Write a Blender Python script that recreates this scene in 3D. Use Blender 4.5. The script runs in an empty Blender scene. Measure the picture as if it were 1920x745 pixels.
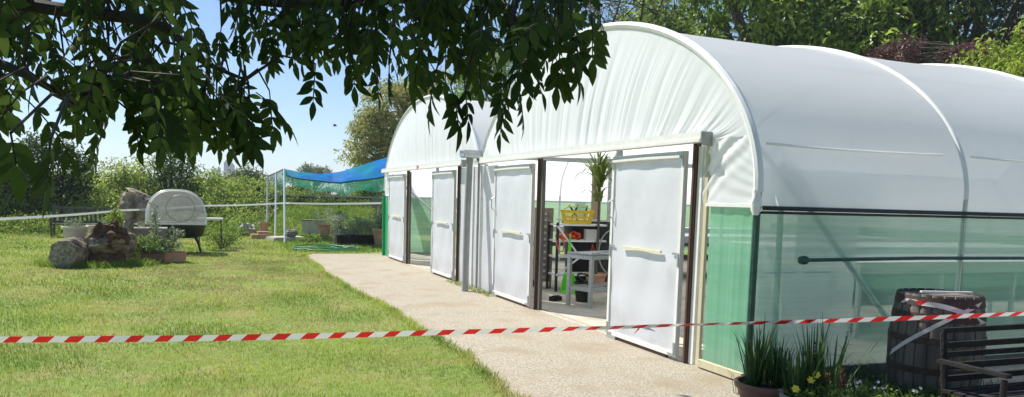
import bpy, math, random
import numpy as np
from mathutils import Vector, Matrix, noise as mnoise
R = math.radians
rng = np.random.default_rng(7)
random.seed(7)
scn = bpy.context.scene
col = scn.collection

# ------------------------------------------------------------------ camera
F, CX, CY, PITCH, ROLL, YAW, EYE = 1443., 960., 523., R(5.9), R(1.6), R(22), 1.6
fw = Vector((math.sin(YAW)*math.cos(PITCH), math.cos(YAW)*math.cos(PITCH), -math.sin(PITCH)))
r0 = Vector((math.cos(YAW), -math.sin(YAW), 0)); u0 = r0.cross(fw)
rt = r0*math.cos(ROLL) + u0*math.sin(ROLL); up = u0*math.cos(ROLL) - r0*math.sin(ROLL)
cam_d = bpy.data.cameras.new('camera'); cam = bpy.data.objects.new('camera', cam_d); col.objects.link(cam)
m = Matrix((rt, up, -fw)).transposed().to_4x4(); m.translation = Vector((0, 0, EYE)); cam.matrix_world = m
cam_d.sensor_width = 36; cam_d.lens = 36*F/1920; cam_d.shift_y = (CY-372.5)/1920; cam_d.shift_x = 0
cam_d.clip_start = .05; cam_d.clip_end = 4000
scn.camera = cam
# ------------------------------------------------------------------ light
SUN = Vector((-.55, .83, 0)).normalized(); ELEV = R(51)
sun_dir = Vector((SUN.x*math.cos(ELEV), SUN.y*math.cos(ELEV), math.sin(ELEV)))
w = bpy.data.worlds.new('World'); scn.world = w; w.use_nodes = True
nt = w.node_tree; bg = nt.nodes['Background']
sky = nt.nodes.new('ShaderNodeTexSky'); sky.sky_type = 'NISHITA'; sky.sun_disc = False
sky.sun_elevation = ELEV; sky.sun_rotation = math.atan2(SUN.x, SUN.y)
sky.air_density = 1.0; sky.altitude = 300; sky.dust_density = 0.1; sky.ozone_density = 5
nt.links.new(sky.outputs[0], bg.inputs[0]); bg.inputs[1].default_value = 0.078
sd = bpy.data.lights.new('sun', 'SUN'); sd.energy = 4.8; sd.angle = R(.5); sd.color = (1, .95, .86)
so = bpy.data.objects.new('sun', sd); col.objects.link(so)
so.rotation_euler = sun_dir.to_track_quat('Z', 'Y').to_euler(); so.location = (0, 0, 30)
scn.view_settings.view_transform = 'Standard'; scn.view_settings.look = 'None'
scn.view_settings.exposure = 0.75; scn.view_settings.gamma = 1
scn.render.engine = 'CYCLES'
scn.cycles.max_bounces = 10; scn.cycles.transparent_max_bounces = 24; scn.cycles.transmission_bounces = 8; scn.cycles.diffuse_bounces = 5

# ------------------------------------------------------------------ helpers
def at(x, y, ax, v):
    """world point that photo pixel (x,y) shows where the ray meets the plane axis=v"""
    d = fw + rt*((x-CX)/F) - up*((y-CY)/F)
    o = Vector((0, 0, EYE)); t = (v-o[ax])/d[ax]
    return o + d*t
def atd(x, y, depth):
    d = fw + rt*((x-CX)/F) - up*((y-CY)/F)
    return Vector((0, 0, EYE)) + d*depth

def N(nt, t, **k):
    n = nt.nodes.new(t)
    for a, b in k.items(): setattr(n, a, b)
    return n
def material(name, c1, c2=None, scale=8, rough=.7, bump=0, bscale=60, trans=0, transp=0, metal=0, spec=.4, c3=None, s3=1.2, stretch=None, tint=False, tcol=None, detail=6, coat=0, dirt=None):
    M = bpy.data.materials.new(name); M.use_nodes = True
    t = M.node_tree; L = t.links.new; b = t.nodes['Principled BSDF']; out = t.nodes['Material Output']
    b.inputs['Roughness'].default_value = rough; b.inputs['Metallic'].default_value = metal
    b.inputs['Specular IOR Level'].default_value = spec; b.inputs['Coat Weight'].default_value = coat
    c1 = (*c1, 1); cout = None
    tc = N(t, 'ShaderNodeTexCoord'); mp = N(t, 'ShaderNodeMapping'); L(tc.outputs['Object'], mp.inputs[0])
    if stretch: mp.inputs['Scale'].default_value = stretch
    if c2:
        no = N(t, 'ShaderNodeTexNoise'); no.inputs['Scale'].default_value = scale; no.inputs['Detail'].default_value = detail
        no.inputs['Roughness'].default_value = .65
        L(mp.outputs[0], no.inputs[0])
        rp = N(t, 'ShaderNodeValToRGB'); rp.color_ramp.elements[0].position = .32; rp.color_ramp.elements[1].position = .68
        rp.color_ramp.elements[0].color = c1; rp.color_ramp.elements[1].color = (*c2, 1)
        L(no.outputs[0], rp.inputs[0]); cout = rp.outputs[0]
        if tint:
            an = N(t, 'ShaderNodeAttribute'); an.attribute_name = 'tint'
            ad = N(t, 'ShaderNodeMath', operation='MULTIPLY_ADD'); L(no.outputs[0], ad.inputs[0]); ad.inputs[1].default_value = .5
            L(an.outputs['Fac'], ad.inputs[2]); sb = N(t, 'ShaderNodeMath', operation='SUBTRACT'); L(ad.outputs[0], sb.inputs[0]); sb.inputs[1].default_value = .25
            rp.color_ramp.elements[0].position = 0.05; rp.color_ramp.elements[1].position = .95
            L(sb.outputs[0], rp.inputs[0])
        if c3:
            n3 = N(t, 'ShaderNodeTexNoise'); n3.inputs['Scale'].default_value = s3; n3.inputs['Detail'].default_value = 5
            L(mp.outputs[0], n3.inputs[0]); r3 = N(t, 'ShaderNodeValToRGB'); r3.color_ramp.elements[0].position = .5; r3.color_ramp.elements[1].position = .72
            L(n3.outputs[0], r3.inputs[0]); mx = N(t, 'ShaderNodeMix', data_type='RGBA'); L(r3.outputs[0], mx.inputs[0])
            L(cout, mx.inputs[6]); mx.inputs[7].default_value = (*c3, 1); cout = mx.outputs[2]
        if dirt:   # splashed soil near the bottom edge
            sx = N(t, 'ShaderNodeSeparateXYZ'); L(tc.outputs['Object'], sx.inputs[0])
            mr = N(t, 'ShaderNodeMapRange'); mr.inputs[1].default_value = .02; mr.inputs[2].default_value = .42; mr.inputs[3].default_value = .62; mr.inputs[4].default_value = 0; L(sx.outputs[2], mr.inputs[0])
            nd = N(t, 'ShaderNodeTexNoise'); nd.inputs['Scale'].default_value = 14; nd.inputs['Detail'].default_value = 8; nd.inputs['Roughness'].default_value = .75; L(tc.outputs['Object'], nd.inputs[0])
            mu = N(t, 'ShaderNodeMath', operation='MULTIPLY_ADD'); L(nd.outputs[0], mu.inputs[0]); mu.inputs[1].default_value = 1.6; mu.inputs[2].default_value = -.45
            m2 = N(t, 'ShaderNodeMath', operation='MULTIPLY', use_clamp=True); L(mu.outputs[0], m2.inputs[0]); L(mr.outputs[0], m2.inputs[1])
            mx = N(t, 'ShaderNodeMix', data_type='RGBA'); L(m2.outputs[0], mx.inputs[0]); L(cout, mx.inputs[6]); mx.inputs[7].default_value = (*dirt, 1); cout = mx.outputs[2]
        L(cout, b.inputs['Base Color'])
    else: b.inputs['Base Color'].default_value = c1
    if bump:
        nb = N(t, 'ShaderNodeTexNoise'); nb.inputs['Scale'].default_value = bscale; nb.inputs['Detail'].default_value = 5
        L(mp.outputs[0], nb.inputs[0]); bu = N(t, 'ShaderNodeBump'); bu.inputs['Strength'].default_value = bump; bu.inputs['Distance'].default_value = .02
        L(nb.outputs[0], bu.inputs['Height']); L(bu.outputs[0], b.inputs['Normal'])
    sh = b.outputs[0]
    if trans:
        tr = N(t, 'ShaderNodeBsdfTranslucent')
        if tcol: tr.inputs[0].default_value = (*tcol, 1)
        elif cout: L(cout, tr.inputs[0])
        else: tr.inputs[0].default_value = c1
        mx = N(t, 'ShaderNodeMixShader'); mx.inputs[0].default_value = trans; L(sh, mx.inputs[1]); L(tr.outputs[0], mx.inputs[2]); sh = mx.outputs[0]
    if transp:
        tp = N(t, 'ShaderNodeBsdfTransparent')
        mx = N(t, 'ShaderNodeMixShader'); mx.inputs[0].default_value = transp; L(sh, mx.inputs[1]); L(tp.outputs[0], mx.inputs[2]); sh = mx.outputs[0]
    L(sh, out.inputs[0]); return M

class MB:
    def __init__(s): s.v = []; s.f = []; s.mi = []; s.sm = []
    def add(s, vs, fs, mi=0, smooth=False):
        o = len(s.v); s.v += [tuple(p) for p in vs]
        for f in fs: s.f.append([i+o for i in f]); s.mi.append(mi); s.sm.append(smooth)
    def box(s, c, d, rz=0, rx=0, ry=0, mi=0, taper=1):
        M_ = Matrix.Rotation(rz, 3, 'Z') @ Matrix.Rotation(ry, 3, 'Y') @ Matrix.Rotation(rx, 3, 'X'); vs = []
        for z in (-.5, .5):
            k = taper if z > 0 else 1
            for x, y in ((-.5, -.5), (.5, -.5), (.5, .5), (-.5, .5)):
                vs.append(M_ @ Vector((x*d[0]*k, y*d[1]*k, z*d[2])) + Vector(c))
        s.add(vs, [(0, 3, 2, 1), (4, 5, 6, 7), (0, 1, 5, 4), (1, 2, 6, 5), (2, 3, 7, 6), (3, 0, 4, 7)], mi); return s
    def bar(s, a, b, wd, h, mi=0):
        a, b = Vector(a), Vector(b); d = (b-a); L_ = d.length; d.normalize()
        sidev = d.cross(Vector((0, 0, 1)))
        if sidev.length < .05: sidev = Vector((0, 1, 0)) if abs(d.z) > .9 else Vector((1, 0, 0))
        sidev = (sidev - d*sidev.dot(d)).normalized(); u = sidev.cross(d); vs = []
        for p in (a, b):
            for x, y in ((-.5, -.5), (.5, -.5), (.5, .5), (-.5, .5)): vs.append(p + sidev*x*wd + u*y*h)
        s.add(vs, [(0, 3, 2, 1), (4, 5, 6, 7), (0, 1, 5, 4), (1, 2, 6, 5), (2, 3, 7, 6), (3, 0, 4, 7)], mi); return s
    def tube(s, pts, r, n=8, mi=0, cap=True):
        pts = [Vector(p) for p in pts]; rs = r if hasattr(r, '__len__') else [r]*len(pts)
        prev = None; vs = []; fs = []
        for i, p in enumerate(pts):
            d = (pts[min(i+1, len(pts)-1)] - pts[max(i-1, 0)])
            d = d.normalized() if d.length > 1e-9 else Vector((0, 0, 1))
            if prev is None: a = Vector((0, 0, 1)) if abs(d.z) < .9 else Vector((1, 0, 0))
            else: a = prev
            a = (a - d*a.dot(d)); a = a.normalized() if a.length > 1e-6 else d.orthogonal().normalized(); prev = a; b = d.cross(a)
            for k in range(n):
                th = 2*math.pi*k/n; vs.append(p + (a*math.cos(th)+b*math.sin(th))*rs[i])
        for i in range(len(pts)-1):
            for k in range(n): fs.append((i*n+k, i*n+(k+1) % n, (i+1)*n+(k+1) % n, (i+1)*n+k))
        if cap: fs += [tuple(range(n))[::-1], tuple((len(pts)-1)*n+k for k in range(n))]
        s.add(vs, fs, mi, True); return s
    def lathe(s, prof, n=24, c=(0, 0, 0), mi=0, jit=0, cap=True):
        vs = []; fs = []
        for (r_, z) in prof:
            for k in range(n):
                th = 2*math.pi*k/n; rr = r_*(1+jit*random.uniform(-1, 1)); vs.append((c[0]+rr*math.cos(th), c[1]+rr*math.sin(th), c[2]+z))
        for i in range(len(prof)-1):
            for k in range(n): fs.append((i*n+k, i*n+(k+1) % n, (i+1)*n+(k+1) % n, (i+1)*n+k))
        if cap: fs += [tuple(range(n))[::-1], tuple((len(prof)-1)*n+k for k in range(n))]
        s.add(vs, fs, mi, True); return s
    def grid(s, P, mi=0, smooth=True):
        """P: rows of points"""
        n = len(P[0]); vs = [p for row in P for p in row]
        s.add(vs, [(i*n+j, i*n+j+1, (i+1)*n+j+1, (i+1)*n+j) for i in range(len(P)-1) for j in range(n-1)], mi, smooth); return s
    def build(s, name, mats, parent=None, loc=None, rz=0, sharp=35):
        me = bpy.data.meshes.new(name); me.from_pydata(s.v, [], s.f)
        for m_ in (mats if isinstance(mats, (list, tuple)) else [mats]): me.materials.append(m_)
        me.polygons.foreach_set('material_index', s.mi); me.polygons.foreach_set('use_smooth', s.sm)
        me.validate(); me.update()
        try: me.set_sharp_from_angle(angle=R(sharp))
        except Exception: pass
        o = bpy.data.objects.new(name, me); col.objects.link(o)
        if parent: o.parent = parent
        if loc is not None: o.location = loc
        o.rotation_euler.z = rz
        return o

def fast(name, V, quads=None, tris=None, mats=None, parent=None, tint=None, smooth=False, loc=None):
    V = np.asarray(V, np.float32).reshape(-1, 3)
    loops = []; starts = []; tot = 0
    for a, k in ((quads, 4), (tris, 3)):
        if a is not None and len(a):
            a = np.asarray(a, np.int32).reshape(-1, k); loops.append(a.ravel()); starts.append(tot+np.arange(len(a))*k); tot += a.size
    loops = np.concatenate(loops); starts = np.concatenate(starts)
    me = bpy.data.meshes.new(name); me.vertices.add(len(V)); me.vertices.foreach_set('co', V.ravel())
    me.loops.add(len(loops)); me.loops.foreach_set('vertex_index', loops.astype(np.int32))
    me.polygons.add(len(starts)); me.polygons.foreach_set('loop_start', starts.astype(np.int32))
    if smooth: me.polygons.foreach_set('use_smooth', np.ones(len(starts), bool))
    if tint is not None:
        at_ = me.attributes.new('tint', 'FLOAT', 'POINT'); at_.data.foreach_set('value', np.asarray(tint, np.float32))
    me.materials.append(mats); me.update(calc_edges=True); me.validate()
    o = bpy.data.objects.new(name, me); col.objects.link(o)
    if parent: o.parent = parent
    if loc is not None: o.location = loc
    return o
def tag(o, label=None, cat=None, group=None, kind=None):
    if label: o['label'] = label
    if cat: o['category'] = cat
    if group: o['group'] = group
    if kind: o['kind'] = kind
    return o
def empty(name, loc, label, cat, group=None, rz=0):
    o = bpy.data.objects.new(name, None); col.objects.link(o); o.location = loc; o.rotation_euler.z = rz; o.empty_display_size = .2
    return tag(o, label, cat, group)
def copy_thing(o, loc, rz, label):
    c = o.copy(); col.objects.link(c); c.location = loc; c.rotation_euler.z = rz; c['label'] = label
    for ch in list(o.children):
        d = ch.copy(); col.objects.link(d); d.parent = c
        for g in ch.children:
            e = g.copy(); col.objects.link(e); e.parent = d
    return c
def nrm(a): return a/np.maximum(np.linalg.norm(a, axis=-1, keepdims=True), 1e-9)

# leaf cards : rhombic folded leaves, one quad each half
def leaf_cloud(P, D, U, length, width, fold=.25):
    """P centres(base), D direction, U approx normal -> V, quads"""
    n = len(P); D = nrm(D); S = nrm(np.cross(D, U)); Nn = nrm(np.cross(S, D))
    L_ = np.broadcast_to(np.asarray(length), (n,))[:, None]; W = np.broadcast_to(np.asarray(width), (n,))[:, None]
    b = P; t = P + D*L_ - Nn*L_*.12; l = P + D*L_*.45 + S*W*.5 + Nn*W*fold; r = P + D*L_*.45 - S*W*.5 + Nn*W*fold
    V = np.stack([b, l, t, r], 1).reshape(-1, 3)
    i = np.arange(n)*4
    T = np.concatenate([np.stack([i, i+2, i+1], 1), np.stack([i, i+3, i+2], 1)])
    return V, T
def foliage(name, centres, radii, nper, lsize, mat, parent, aspect=.45, droop=.3, flat=.75, tintr=(.2, .8)):
    """clumps of leaves round the given centres"""
    C_ = np.repeat(np.asarray(centres), nper, 0); Rr = np.repeat(np.asarray(radii), nper)[:, None]
    n = len(C_); g = nrm(rng.normal(size=(n, 3)))*(rng.random((n, 1))**.45)
    off = g*Rr*np.array([1, 1, flat]); P = C_+off
    D = nrm(g*.8 + rng.normal(size=(n, 3))*.7 + np.array([0, 0, -droop])); U = nrm(rng.normal(size=(n, 3))*.8 + g*.4 + np.array([0, 0, .9]))
    ls = lsize*rng.uniform(.6, 1.25, n)
    V, T = leaf_cloud(P, D, U, ls, ls*aspect)
    ct = np.repeat(rng.uniform(*tintr, len(centres)), nper) + rng.normal(0, .12, n)
    return fast(name, V, tris=T, mats=mat, parent=parent, tint=np.repeat(ct, 4))

def limbs(base, targets, r0_, mb, curl=.12, hub=.5):
    for t in targets:
        a = Vector(base); b = Vector(t); k = 7; pts = []; rs = []
        bend = Vector((random.uniform(-1, 1), random.uniform(-1, 1), random.uniform(-.3, .8)))*curl*(b-a).length
        for i in range(k):
            s = i/(k-1); p = a.lerp(b, s) + bend*math.sin(math.pi*s); pts.append(p); rs.append(r0_*(1-s)**.8+r0_*.08)
        mb.tube(pts, rs, 6)

def tree(name, label, cat, base, trunk_h, tr, crown, nclump, nper, lsize, leafmat, barkmat, clump_r=.6, group=None, droop=.3, aspect=.45, tintr=(.2, .8), surf=.55, twigs=0):
    """crown = list of (offset xyz, radii xyz)"""
    root = empty(name, base, label, cat, group)
    mb = MB(); top = Vector((random.uniform(-.1, .1)*trunk_h, random.uniform(-.1, .1)*trunk_h, trunk_h))
    mb.tube([(0, 0, -.1), (0, 0, trunk_h*.1), tuple(top*.55+Vector((.05*trunk_h, 0, 0))), tuple(top)], [tr*1.35, tr, tr*.85, tr*.7], 10)
    mb.build('trunk', barkmat, root)
    vol = np.array([c[1][0]*c[1][1]*c[1][2] for c in crown]); pr = vol/vol.sum()
    C_ = []; 
    for i in range(nclump):
        j = rng.choice(len(crown), p=pr); o_, rad = crown[j]
        g = nrm(rng.normal(size=3))*(surf+(1-surf)*rng.random()**.6); C_.append(np.array(o_)+g*np.array(rad)*rng.uniform(.85, 1.1))
    C_ = np.array(C_)
    lb = MB(); tg = [tuple(c) for c in C_[rng.permutation(len(C_))[:max(10, nclump//5)]]]
    limbs(top*.9, tg, tr*.4, lb)
    if twigs:
        for c in C_[:twigs]:
            q = Vector(C_[rng.integers(len(C_))]); c = Vector(c)
            if (q-c).length < 3.5: lb.tube([c, c.lerp(q, .5)+Vector((0, 0, .15)), q], [.03, .02, .012], 4)
    lb.build('branches', barkmat, root)
    foliage('crown', C_, rng.uniform(.7, 1.3, nclump)*clump_r, nper, lsize, leafmat, root, aspect=aspect, droop=droop, tintr=tintr)
    return root

# ------------------------------------------------------------------ materials
m_soil = material('lawn_ground', (.11, .17, .03), (.20, .26, .05), scale=9, rough=.95, bump=.5, c3=(.26, .22, .09), s3=1.3)
m_grass = material('grass_blade', (.12, .235, .02), (.50, .54, .12), scale=.9, rough=.55, trans=.45, tint=True, spec=.3, c3=(.56, .46, .20), s3=.6)
m_straw = material('dry_straw', (.30, .26, .10), (.55, .47, .24), scale=4, rough=.8, trans=.3, tint=True)
m_weed = material('weed_leaf', (.13, .23, .03), (.30, .40, .07), scale=1, rough=.6, trans=.4, tint=True, spec=.3)
m_path = material('concrete_path', (.17, .152, .118), (.53, .47, .37), scale=46, rough=.93, bump=.6, bscale=90, detail=9, c3=(.30, .245, .17), s3=1.7)
m_floor = material('tunnel_floor', (.36, .33, .27), (.5, .46, .38), scale=3, rough=.95, bump=.3, bscale=120, c3=(.2, .17, .13), s3=1.5)
m_film = material('polythene_cover', (.90, .92, .94), (.86, .88, .91), scale=.8, rough=.32, trans=.55, transp=.045, spec=.55, tcol=(.88, .91, .94))
m_gable = material('gable_polythene', (.86, .88, .88), (.82, .84, .85), scale=2, rough=.4, trans=.35, transp=.02, spec=.5, tcol=(.84, .87, .87))
m_highlight = material('highlight_film', (.95, .95, .95), rough=.2, trans=.3, spec=.8)  # near white, paints the highlight along the roof crease
m_door = material('door_film', (.78, .80, .85), (.74, .76, .81), scale=1.5, rough=.4, bump=.12, bscale=5, trans=.3, transp=.02, spec=.5, c3=(.66, .68, .70), s3=2.3, dirt=(.30, .25, .18))
m_white = material('white_paint', (.80, .80, .78), (.70, .70, .67), scale=14, rough=.45, bump=.1)
m_hoop = material('wrapped_hoop', (.84, .85, .85), (.74, .76, .76), scale=6, rough=.3, spec=.6)
m_galv = material('galvanised_steel', (.42, .44, .44), (.55, .57, .57), scale=20, rough=.42, metal=.7)
m_pipe = material('grey_pipe', (.30, .31, .29), (.38, .39, .37), scale=5, rough=.5)
m_brown = material('brown_timber', (.085, .045, .032), (.13, .075, .055), scale=12, rough=.6, stretch=(1, 1, .1), bump=.2)
m_ywood = material('new_timber', (.50, .46, .30), (.60, .55, .38), scale=8, rough=.6, stretch=(1, 1, .2))
m_pale = material('pale_handle', (.74, .70, .50), (.66, .62, .42), scale=10, rough=.5)
m_dark = material('dark_batten', (.012, .018, .016), (.03, .045, .04), scale=20, rough=.35)
m_gpost = material('green_corner_tube', (.02, .06, .045), (.05, .12, .09), scale=20, rough=.4)
m_green = material('green_mesh_front', (.19, .55, .33), (.25, .61, .39), scale=3, rough=.6, trans=.5, transp=.2, dirt=(.34, .30, .2), stretch=(1, .4, 3), c3=(.32, .66, .46), s3=1.4)
m_gside = material('green_mesh_side', (.30, .56, .42), (.42, .68, .54), scale=3, rough=.8, spec=.08, bump=.25, bscale=40, trans=.5, transp=.47, stretch=(.12, 1, 9), dirt=(.30, .27, .18))
m_gback = material('green_mesh_back', (.03, .26, .12), (.05, .33, .17), scale=2, rough=.6, trans=.4, transp=.1)  # shade of the far wall is put into this darker green
m_rollf = material('roll_up_film', (.80, .86, .82), (.66, .76, .70), scale=2, rough=.4, trans=.55, transp=.3, stretch=(.5, 1, 4))
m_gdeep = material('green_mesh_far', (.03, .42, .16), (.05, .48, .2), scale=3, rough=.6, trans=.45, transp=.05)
m_flap = material('inner_flap', (.80, .85, .84), rough=.3, trans=.5, transp=.25, spec=.5)
m_bark = material('bark', (.07, .055, .04), (.15, .125, .095), scale=9, rough=.9, bump=.8, bscale=25, stretch=(1, 1, .25))
m_twig = material('twig', (.02, .018, .012), (.045, .038, .026), scale=20, rough=.8)
m_ash = material('ash_leaf', (.028, .056, .012), (.105, .16, .032), scale=3, rough=.45, trans=.45, tint=True, spec=.12)
m_leafA = material('leaf_pale', (.19, .28, .05), (.42, .50, .12), scale=1, rough=.55, trans=.5, tint=True)
m_leafB = material('leaf_dark', (.03, .06, .015), (.10, .16, .035), scale=1, rough=.5, trans=.3, tint=True)
m_leafC = material('leaf_mid', (.09, .16, .03), (.26, .36, .07), scale=1, rough=.55, trans=.45, tint=True)
m_leafD = material('leaf_chestnut', (.06, .13, .018), (.36, .48, .08), scale=.6, rough=.4, trans=.5, tint=True)
m_leafP = material('leaf_purple', (.07, .03, .035), (.20, .09, .09), scale=1, rough=.5, trans=.3, tint=True)
m_leafL = material('leaf_lime', (.17, .26, .02), (.34, .42, .06), scale=1, rough=.5, trans=.45, tint=True)
m_leafY = material('leaf_olive', (.20, .23, .06), (.46, .45, .15), scale=1, rough=.5, trans=.4, tint=True)
m_leafF = material('leaf_far', (.12, .16, .08), (.24, .29, .14), scale=1, rough=.7, trans=.3, tint=True)
m_leafG = material('leaf_silver', (.22, .26, .17), (.36, .40, .28), scale=1, rough=.6, trans=.3, tint=True)
m_leafI = material('iris_leaf', (.025, .07, .02), (.08, .16, .04), scale=2, rough=.45, trans=.3, tint=True)
m_terra = material('terracotta', (.42, .22, .14), (.56, .33, .23), scale=6, rough=.85, bump=.1)
m_terrad = material('purple_brown_plastic', (.15, .075, .06), (.19, .10, .08), scale=6, rough=.5)
m_cream = material('cream_pot', (.50, .46, .38), (.62, .58, .50), scale=7, rough=.8, bump=.15)
m_gpot = material('grey_pot', (.20, .19, .175), (.28, .265, .24), scale=10, rough=.8, bump=.2)
m_earth = material('potting_earth', (.03, .022, .015), (.07, .05, .035), scale=30, rough=1, bump=1)
m_stone = material('stone', (.36, .33, .27), (.52, .48, .40), scale=10, rough=.9, bump=.4)
m_logs = material('log_bark', (.05, .034, .022), (.33, .265, .20), scale=7, rough=.95, bump=1, bscale=14, stretch=(.4, 1, 1.6))
m_logend = material('log_end', (.10, .08, .06), (.44, .40, .33), scale=16, rough=.95, bump=.8, bscale=30)
m_rot = material('rotten_wood', (.03, .018, .012), (.14, .075, .045), scale=9, rough=1, bump=1, bscale=20)
m_stump = material('stump_wood', (.06, .04, .03), (.46, .39, .32), scale=5, rough=.95, bump=1, bscale=16, stretch=(1, 1, .5))
m_grwood = material('grey_weathered_wood', (.07, .066, .058), (.17, .155, .135), scale=8, rough=.9, bump=.3, stretch=(1, 1, .2))
m_dkwood = material('dark_wood', (.014, .014, .014), (.038, .036, .034), scale=10, spec=.15, rough=.9, bump=.3)
m_black = material('black_plastic', (.010, .011, .013), (.018, .02, .022), scale=8, rough=.4)
m_dome = material('dome_mesh', (.74, .74, .73), (.64, .64, .63), scale=4, rough=.6, trans=.5, transp=.36)
m_blue = material('blue_net', (.015, .16, .60), (.03, .26, .72), scale=2.2, rough=.5, trans=.5, transp=.08, stretch=(1, .35, 1), c3=(.03, .34, .42), s3=.9)
m_gnet = material('green_net', (.03, .26, .18), (.05, .34, .24), scale=3, rough=.6, trans=.5, transp=.4)
m_red = material('tape_red', (.62, .015, .02), (.72, .03, .03), scale=30, rough=.35, trans=.25)
m_twhite = material('tape_white', (.78, .78, .78), (.70, .70, .71), scale=40, rough=.35, trans=.25)
m_barrel = material('barrel_oak', (.09, .078, .066), (.21, .185, .16), scale=9, rough=.9, bump=.5, bscale=30, stretch=(1, 1, .12), c3=(.05, .038, .03), s3=3)
m_iron = material('rusty_iron', (.035, .024, .022), (.085, .05, .042), scale=16, rough=.75, bump=.3)
m_yellow = material('yellow_plastic', (.75, .52, .02), (.8, .58, .04), scale=5, rough=.4)
m_lime = material('lime_plastic', (.12, .62, .03), rough=.4)
m_orange = material('orange_strap', (.75, .10, .02), (.65, .06, .02), scale=10, rough=.5)
m_rust = material('drawer_metal', (.14, .115, .09), (.30, .25, .20), scale=12, rough=.7)
m_cardb = material('pale_box', (.62, .60, .56), rough=.8)
m_btop = material('bench_lining', (.80, .81, .79), (.68, .68, .64), scale=8, rough=.6)
m_hose = material('green_hose', (.02, .22, .10), rough=.4)
m_tower = material('tower_concrete', (.12, .15, .21), (.17, .20, .26), scale=.02, rough=.9)
m_tglass = material('tower_glass', (.08, .11, .16), rough=.5)
m_petal = material('white_petal', (.8, .8, .82), rough=.6, trans=.3)
m_petaly = material('yellow_petal', (.85, .72, .08), rough=.6, trans=.3)
m_petalb = material('lilac_petal', (.45, .45, .8), rough=.6, trans=.3)
m_print = material('blue_print', (.38, .52, .52), rough=.6)
m_label = material('red_sticker', (.7, .12, .15), rough=.5)

# ------------------------------------------------------------------ ground
def edge_x(y):
    k = np.interp(y, [0, 5.7, 7.4, 8.9, 11.5, 13.7, 17, 20.3, 22], [2.34, 2.36, 2.43, 2.45, 2.42, 2.28, 2.33, 2.42, 3.0])
    return k + .03*np.sin(y*1.9) + .02*np.sin(y*6.1+1) + .012*np.sin(y*23)
mb = MB(); S_ = 1300
mb.add([(-S_, -S_, 0), (S_, -S_, 0), (S_, S_, 0), (-S_, S_, 0)], [(0, 1, 2, 3)])
tag(mb.build('ground', m_soil), kind='structure')
mb = MB(); rows = []
for i in range(221):
    y = 1 + i*.09; x0 = float(edge_x(y)); rows.append([(x0, y, .004), (x0+.04, y, .016), (3.4, y, .018), (4.62, y, .018)])
    if y > 20.4: rows[-1][2] = (4.4, y, .018); rows[-1][3] = (7.2, y, .018)
mb.grid(rows[:]); 
mb.add([(4.62, 1, .018), (9.5, 1, .018), (9.5, 5.40, .018), (4.62, 5.40, .018)], [(0, 1, 2, 3)])
tag(mb.build('path', m_path), kind='structure')
def crack(pts):
    q = MB()
    for a_, b_ in zip(pts[:-1], pts[1:]):
        a_, b_ = Vector((*a_, .022)), Vector((*b_, .022)); n_ = 14; prev = None; d = (b_-a_).normalized(); sdv = Vector((-d.y, d.x, 0))
        for k in range(n_+1):
            p = a_.lerp(b_, k/n_)+sdv*random.uniform(-.02, .02); w_ = random.uniform(.001, .005)
            cur = (p-sdv*w_, p+sdv*w_)
            if prev: q.add([prev[0], prev[1], cur[1], cur[0]], [(0, 1, 2, 3)])
            prev = cur
    return q
m_crack = material('crack_dirt', (.07, .055, .04), (.16, .13, .09), scale=30, rough=1)
for pts in ([(2.5, 9.9), (3.3, 10.1), (4.45, 9.9)], [(2.4, 14.4), (3.2, 14.2), (4.45, 14.5)]): tag(crack(pts).build('path_crack', m_crack), kind='structure')
mb = MB(); mb.add([(4.62, 5.40, .012), (17.3, 5.40, .012), (17.3, 20.3, .012), (4.62, 20.3, .012)], [(0, 1, 2, 3)])
tag(mb.build('tunnel_floor', m_floor), kind='structure')
mb = MB(); mb.box((4.50, 12.8, .012), (.05, 14.6, .022)); tag(mb.build('threshold_kerb', m_stone), kind='structure')
# grass bank behind the pots
mb = MB(); rows = []
for i in range(25):
    y = 31+i*.25; h = 1.02*min(1, (y-31)/5.4)**.9
    rows.append([(x, y, -.02 + h*min(1, max(0, (x-2.6)/.8)) + .04*math.sin(x*2.1+y)) for x in np.arange(2.4, 16, .4)])
mb.grid(rows); tag(mb.build('grass_bank', m_soil), kind='structure')
def bank_z(x, y): return np.where((y > 31) & (x > 2.6), 1.02*np.clip((y-31)/5.4, 0, 1)**.9*np.clip((x-2.6)/.8, 0, 1), 0)

def blades(name, X, Y, Z, h, wd, mat, label, lean=.55):
    n = len(X); th = rng.uniform(0, 2*np.pi, n); dx, dy = np.cos(th), np.sin(th); ph = rng.uniform(0, 2*np.pi, n)
    ln = h*rng.uniform(.1, 1, n)*lean*1.6; lx, ly = np.cos(ph)*ln, np.sin(ph)*ln
    b = np.stack([X, Y, Z], 1); s = np.stack([dx, dy, 0*dx], 1)*(wd/2)[:, None]
    mid = b + np.stack([lx*.35, ly*.35, h*.6], 1); tip = b + np.stack([lx, ly, h*rng.uniform(.75, 1, n)], 1)
    V = np.stack([b-s, b+s, mid-s*.8, mid+s*.8, tip], 1).reshape(-1, 3); i = np.arange(n)*5
    tn = np.clip(rng.beta(2, 2.2, n) + .35*np.sin(X*2.3+2*np.sin(Y*.9))*np.sin(Y*1.9+X), 0, 1)
    o = fast(name, V, np.stack([i, i+1, i+3, i+2], 1), np.stack([i+2, i+3, i+4], 1), mat, tint=np.repeat(tn, 5))
    tag(o, label, 'grass', kind='stuff'); return o
def scatter(n, x0, x1, y0, y1, cond):
    X = rng.uniform(x0, x1, n); Y = rng.uniform(y0, y1, n); k = cond(X, Y); return X[k], Y[k]
seg = []
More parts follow.
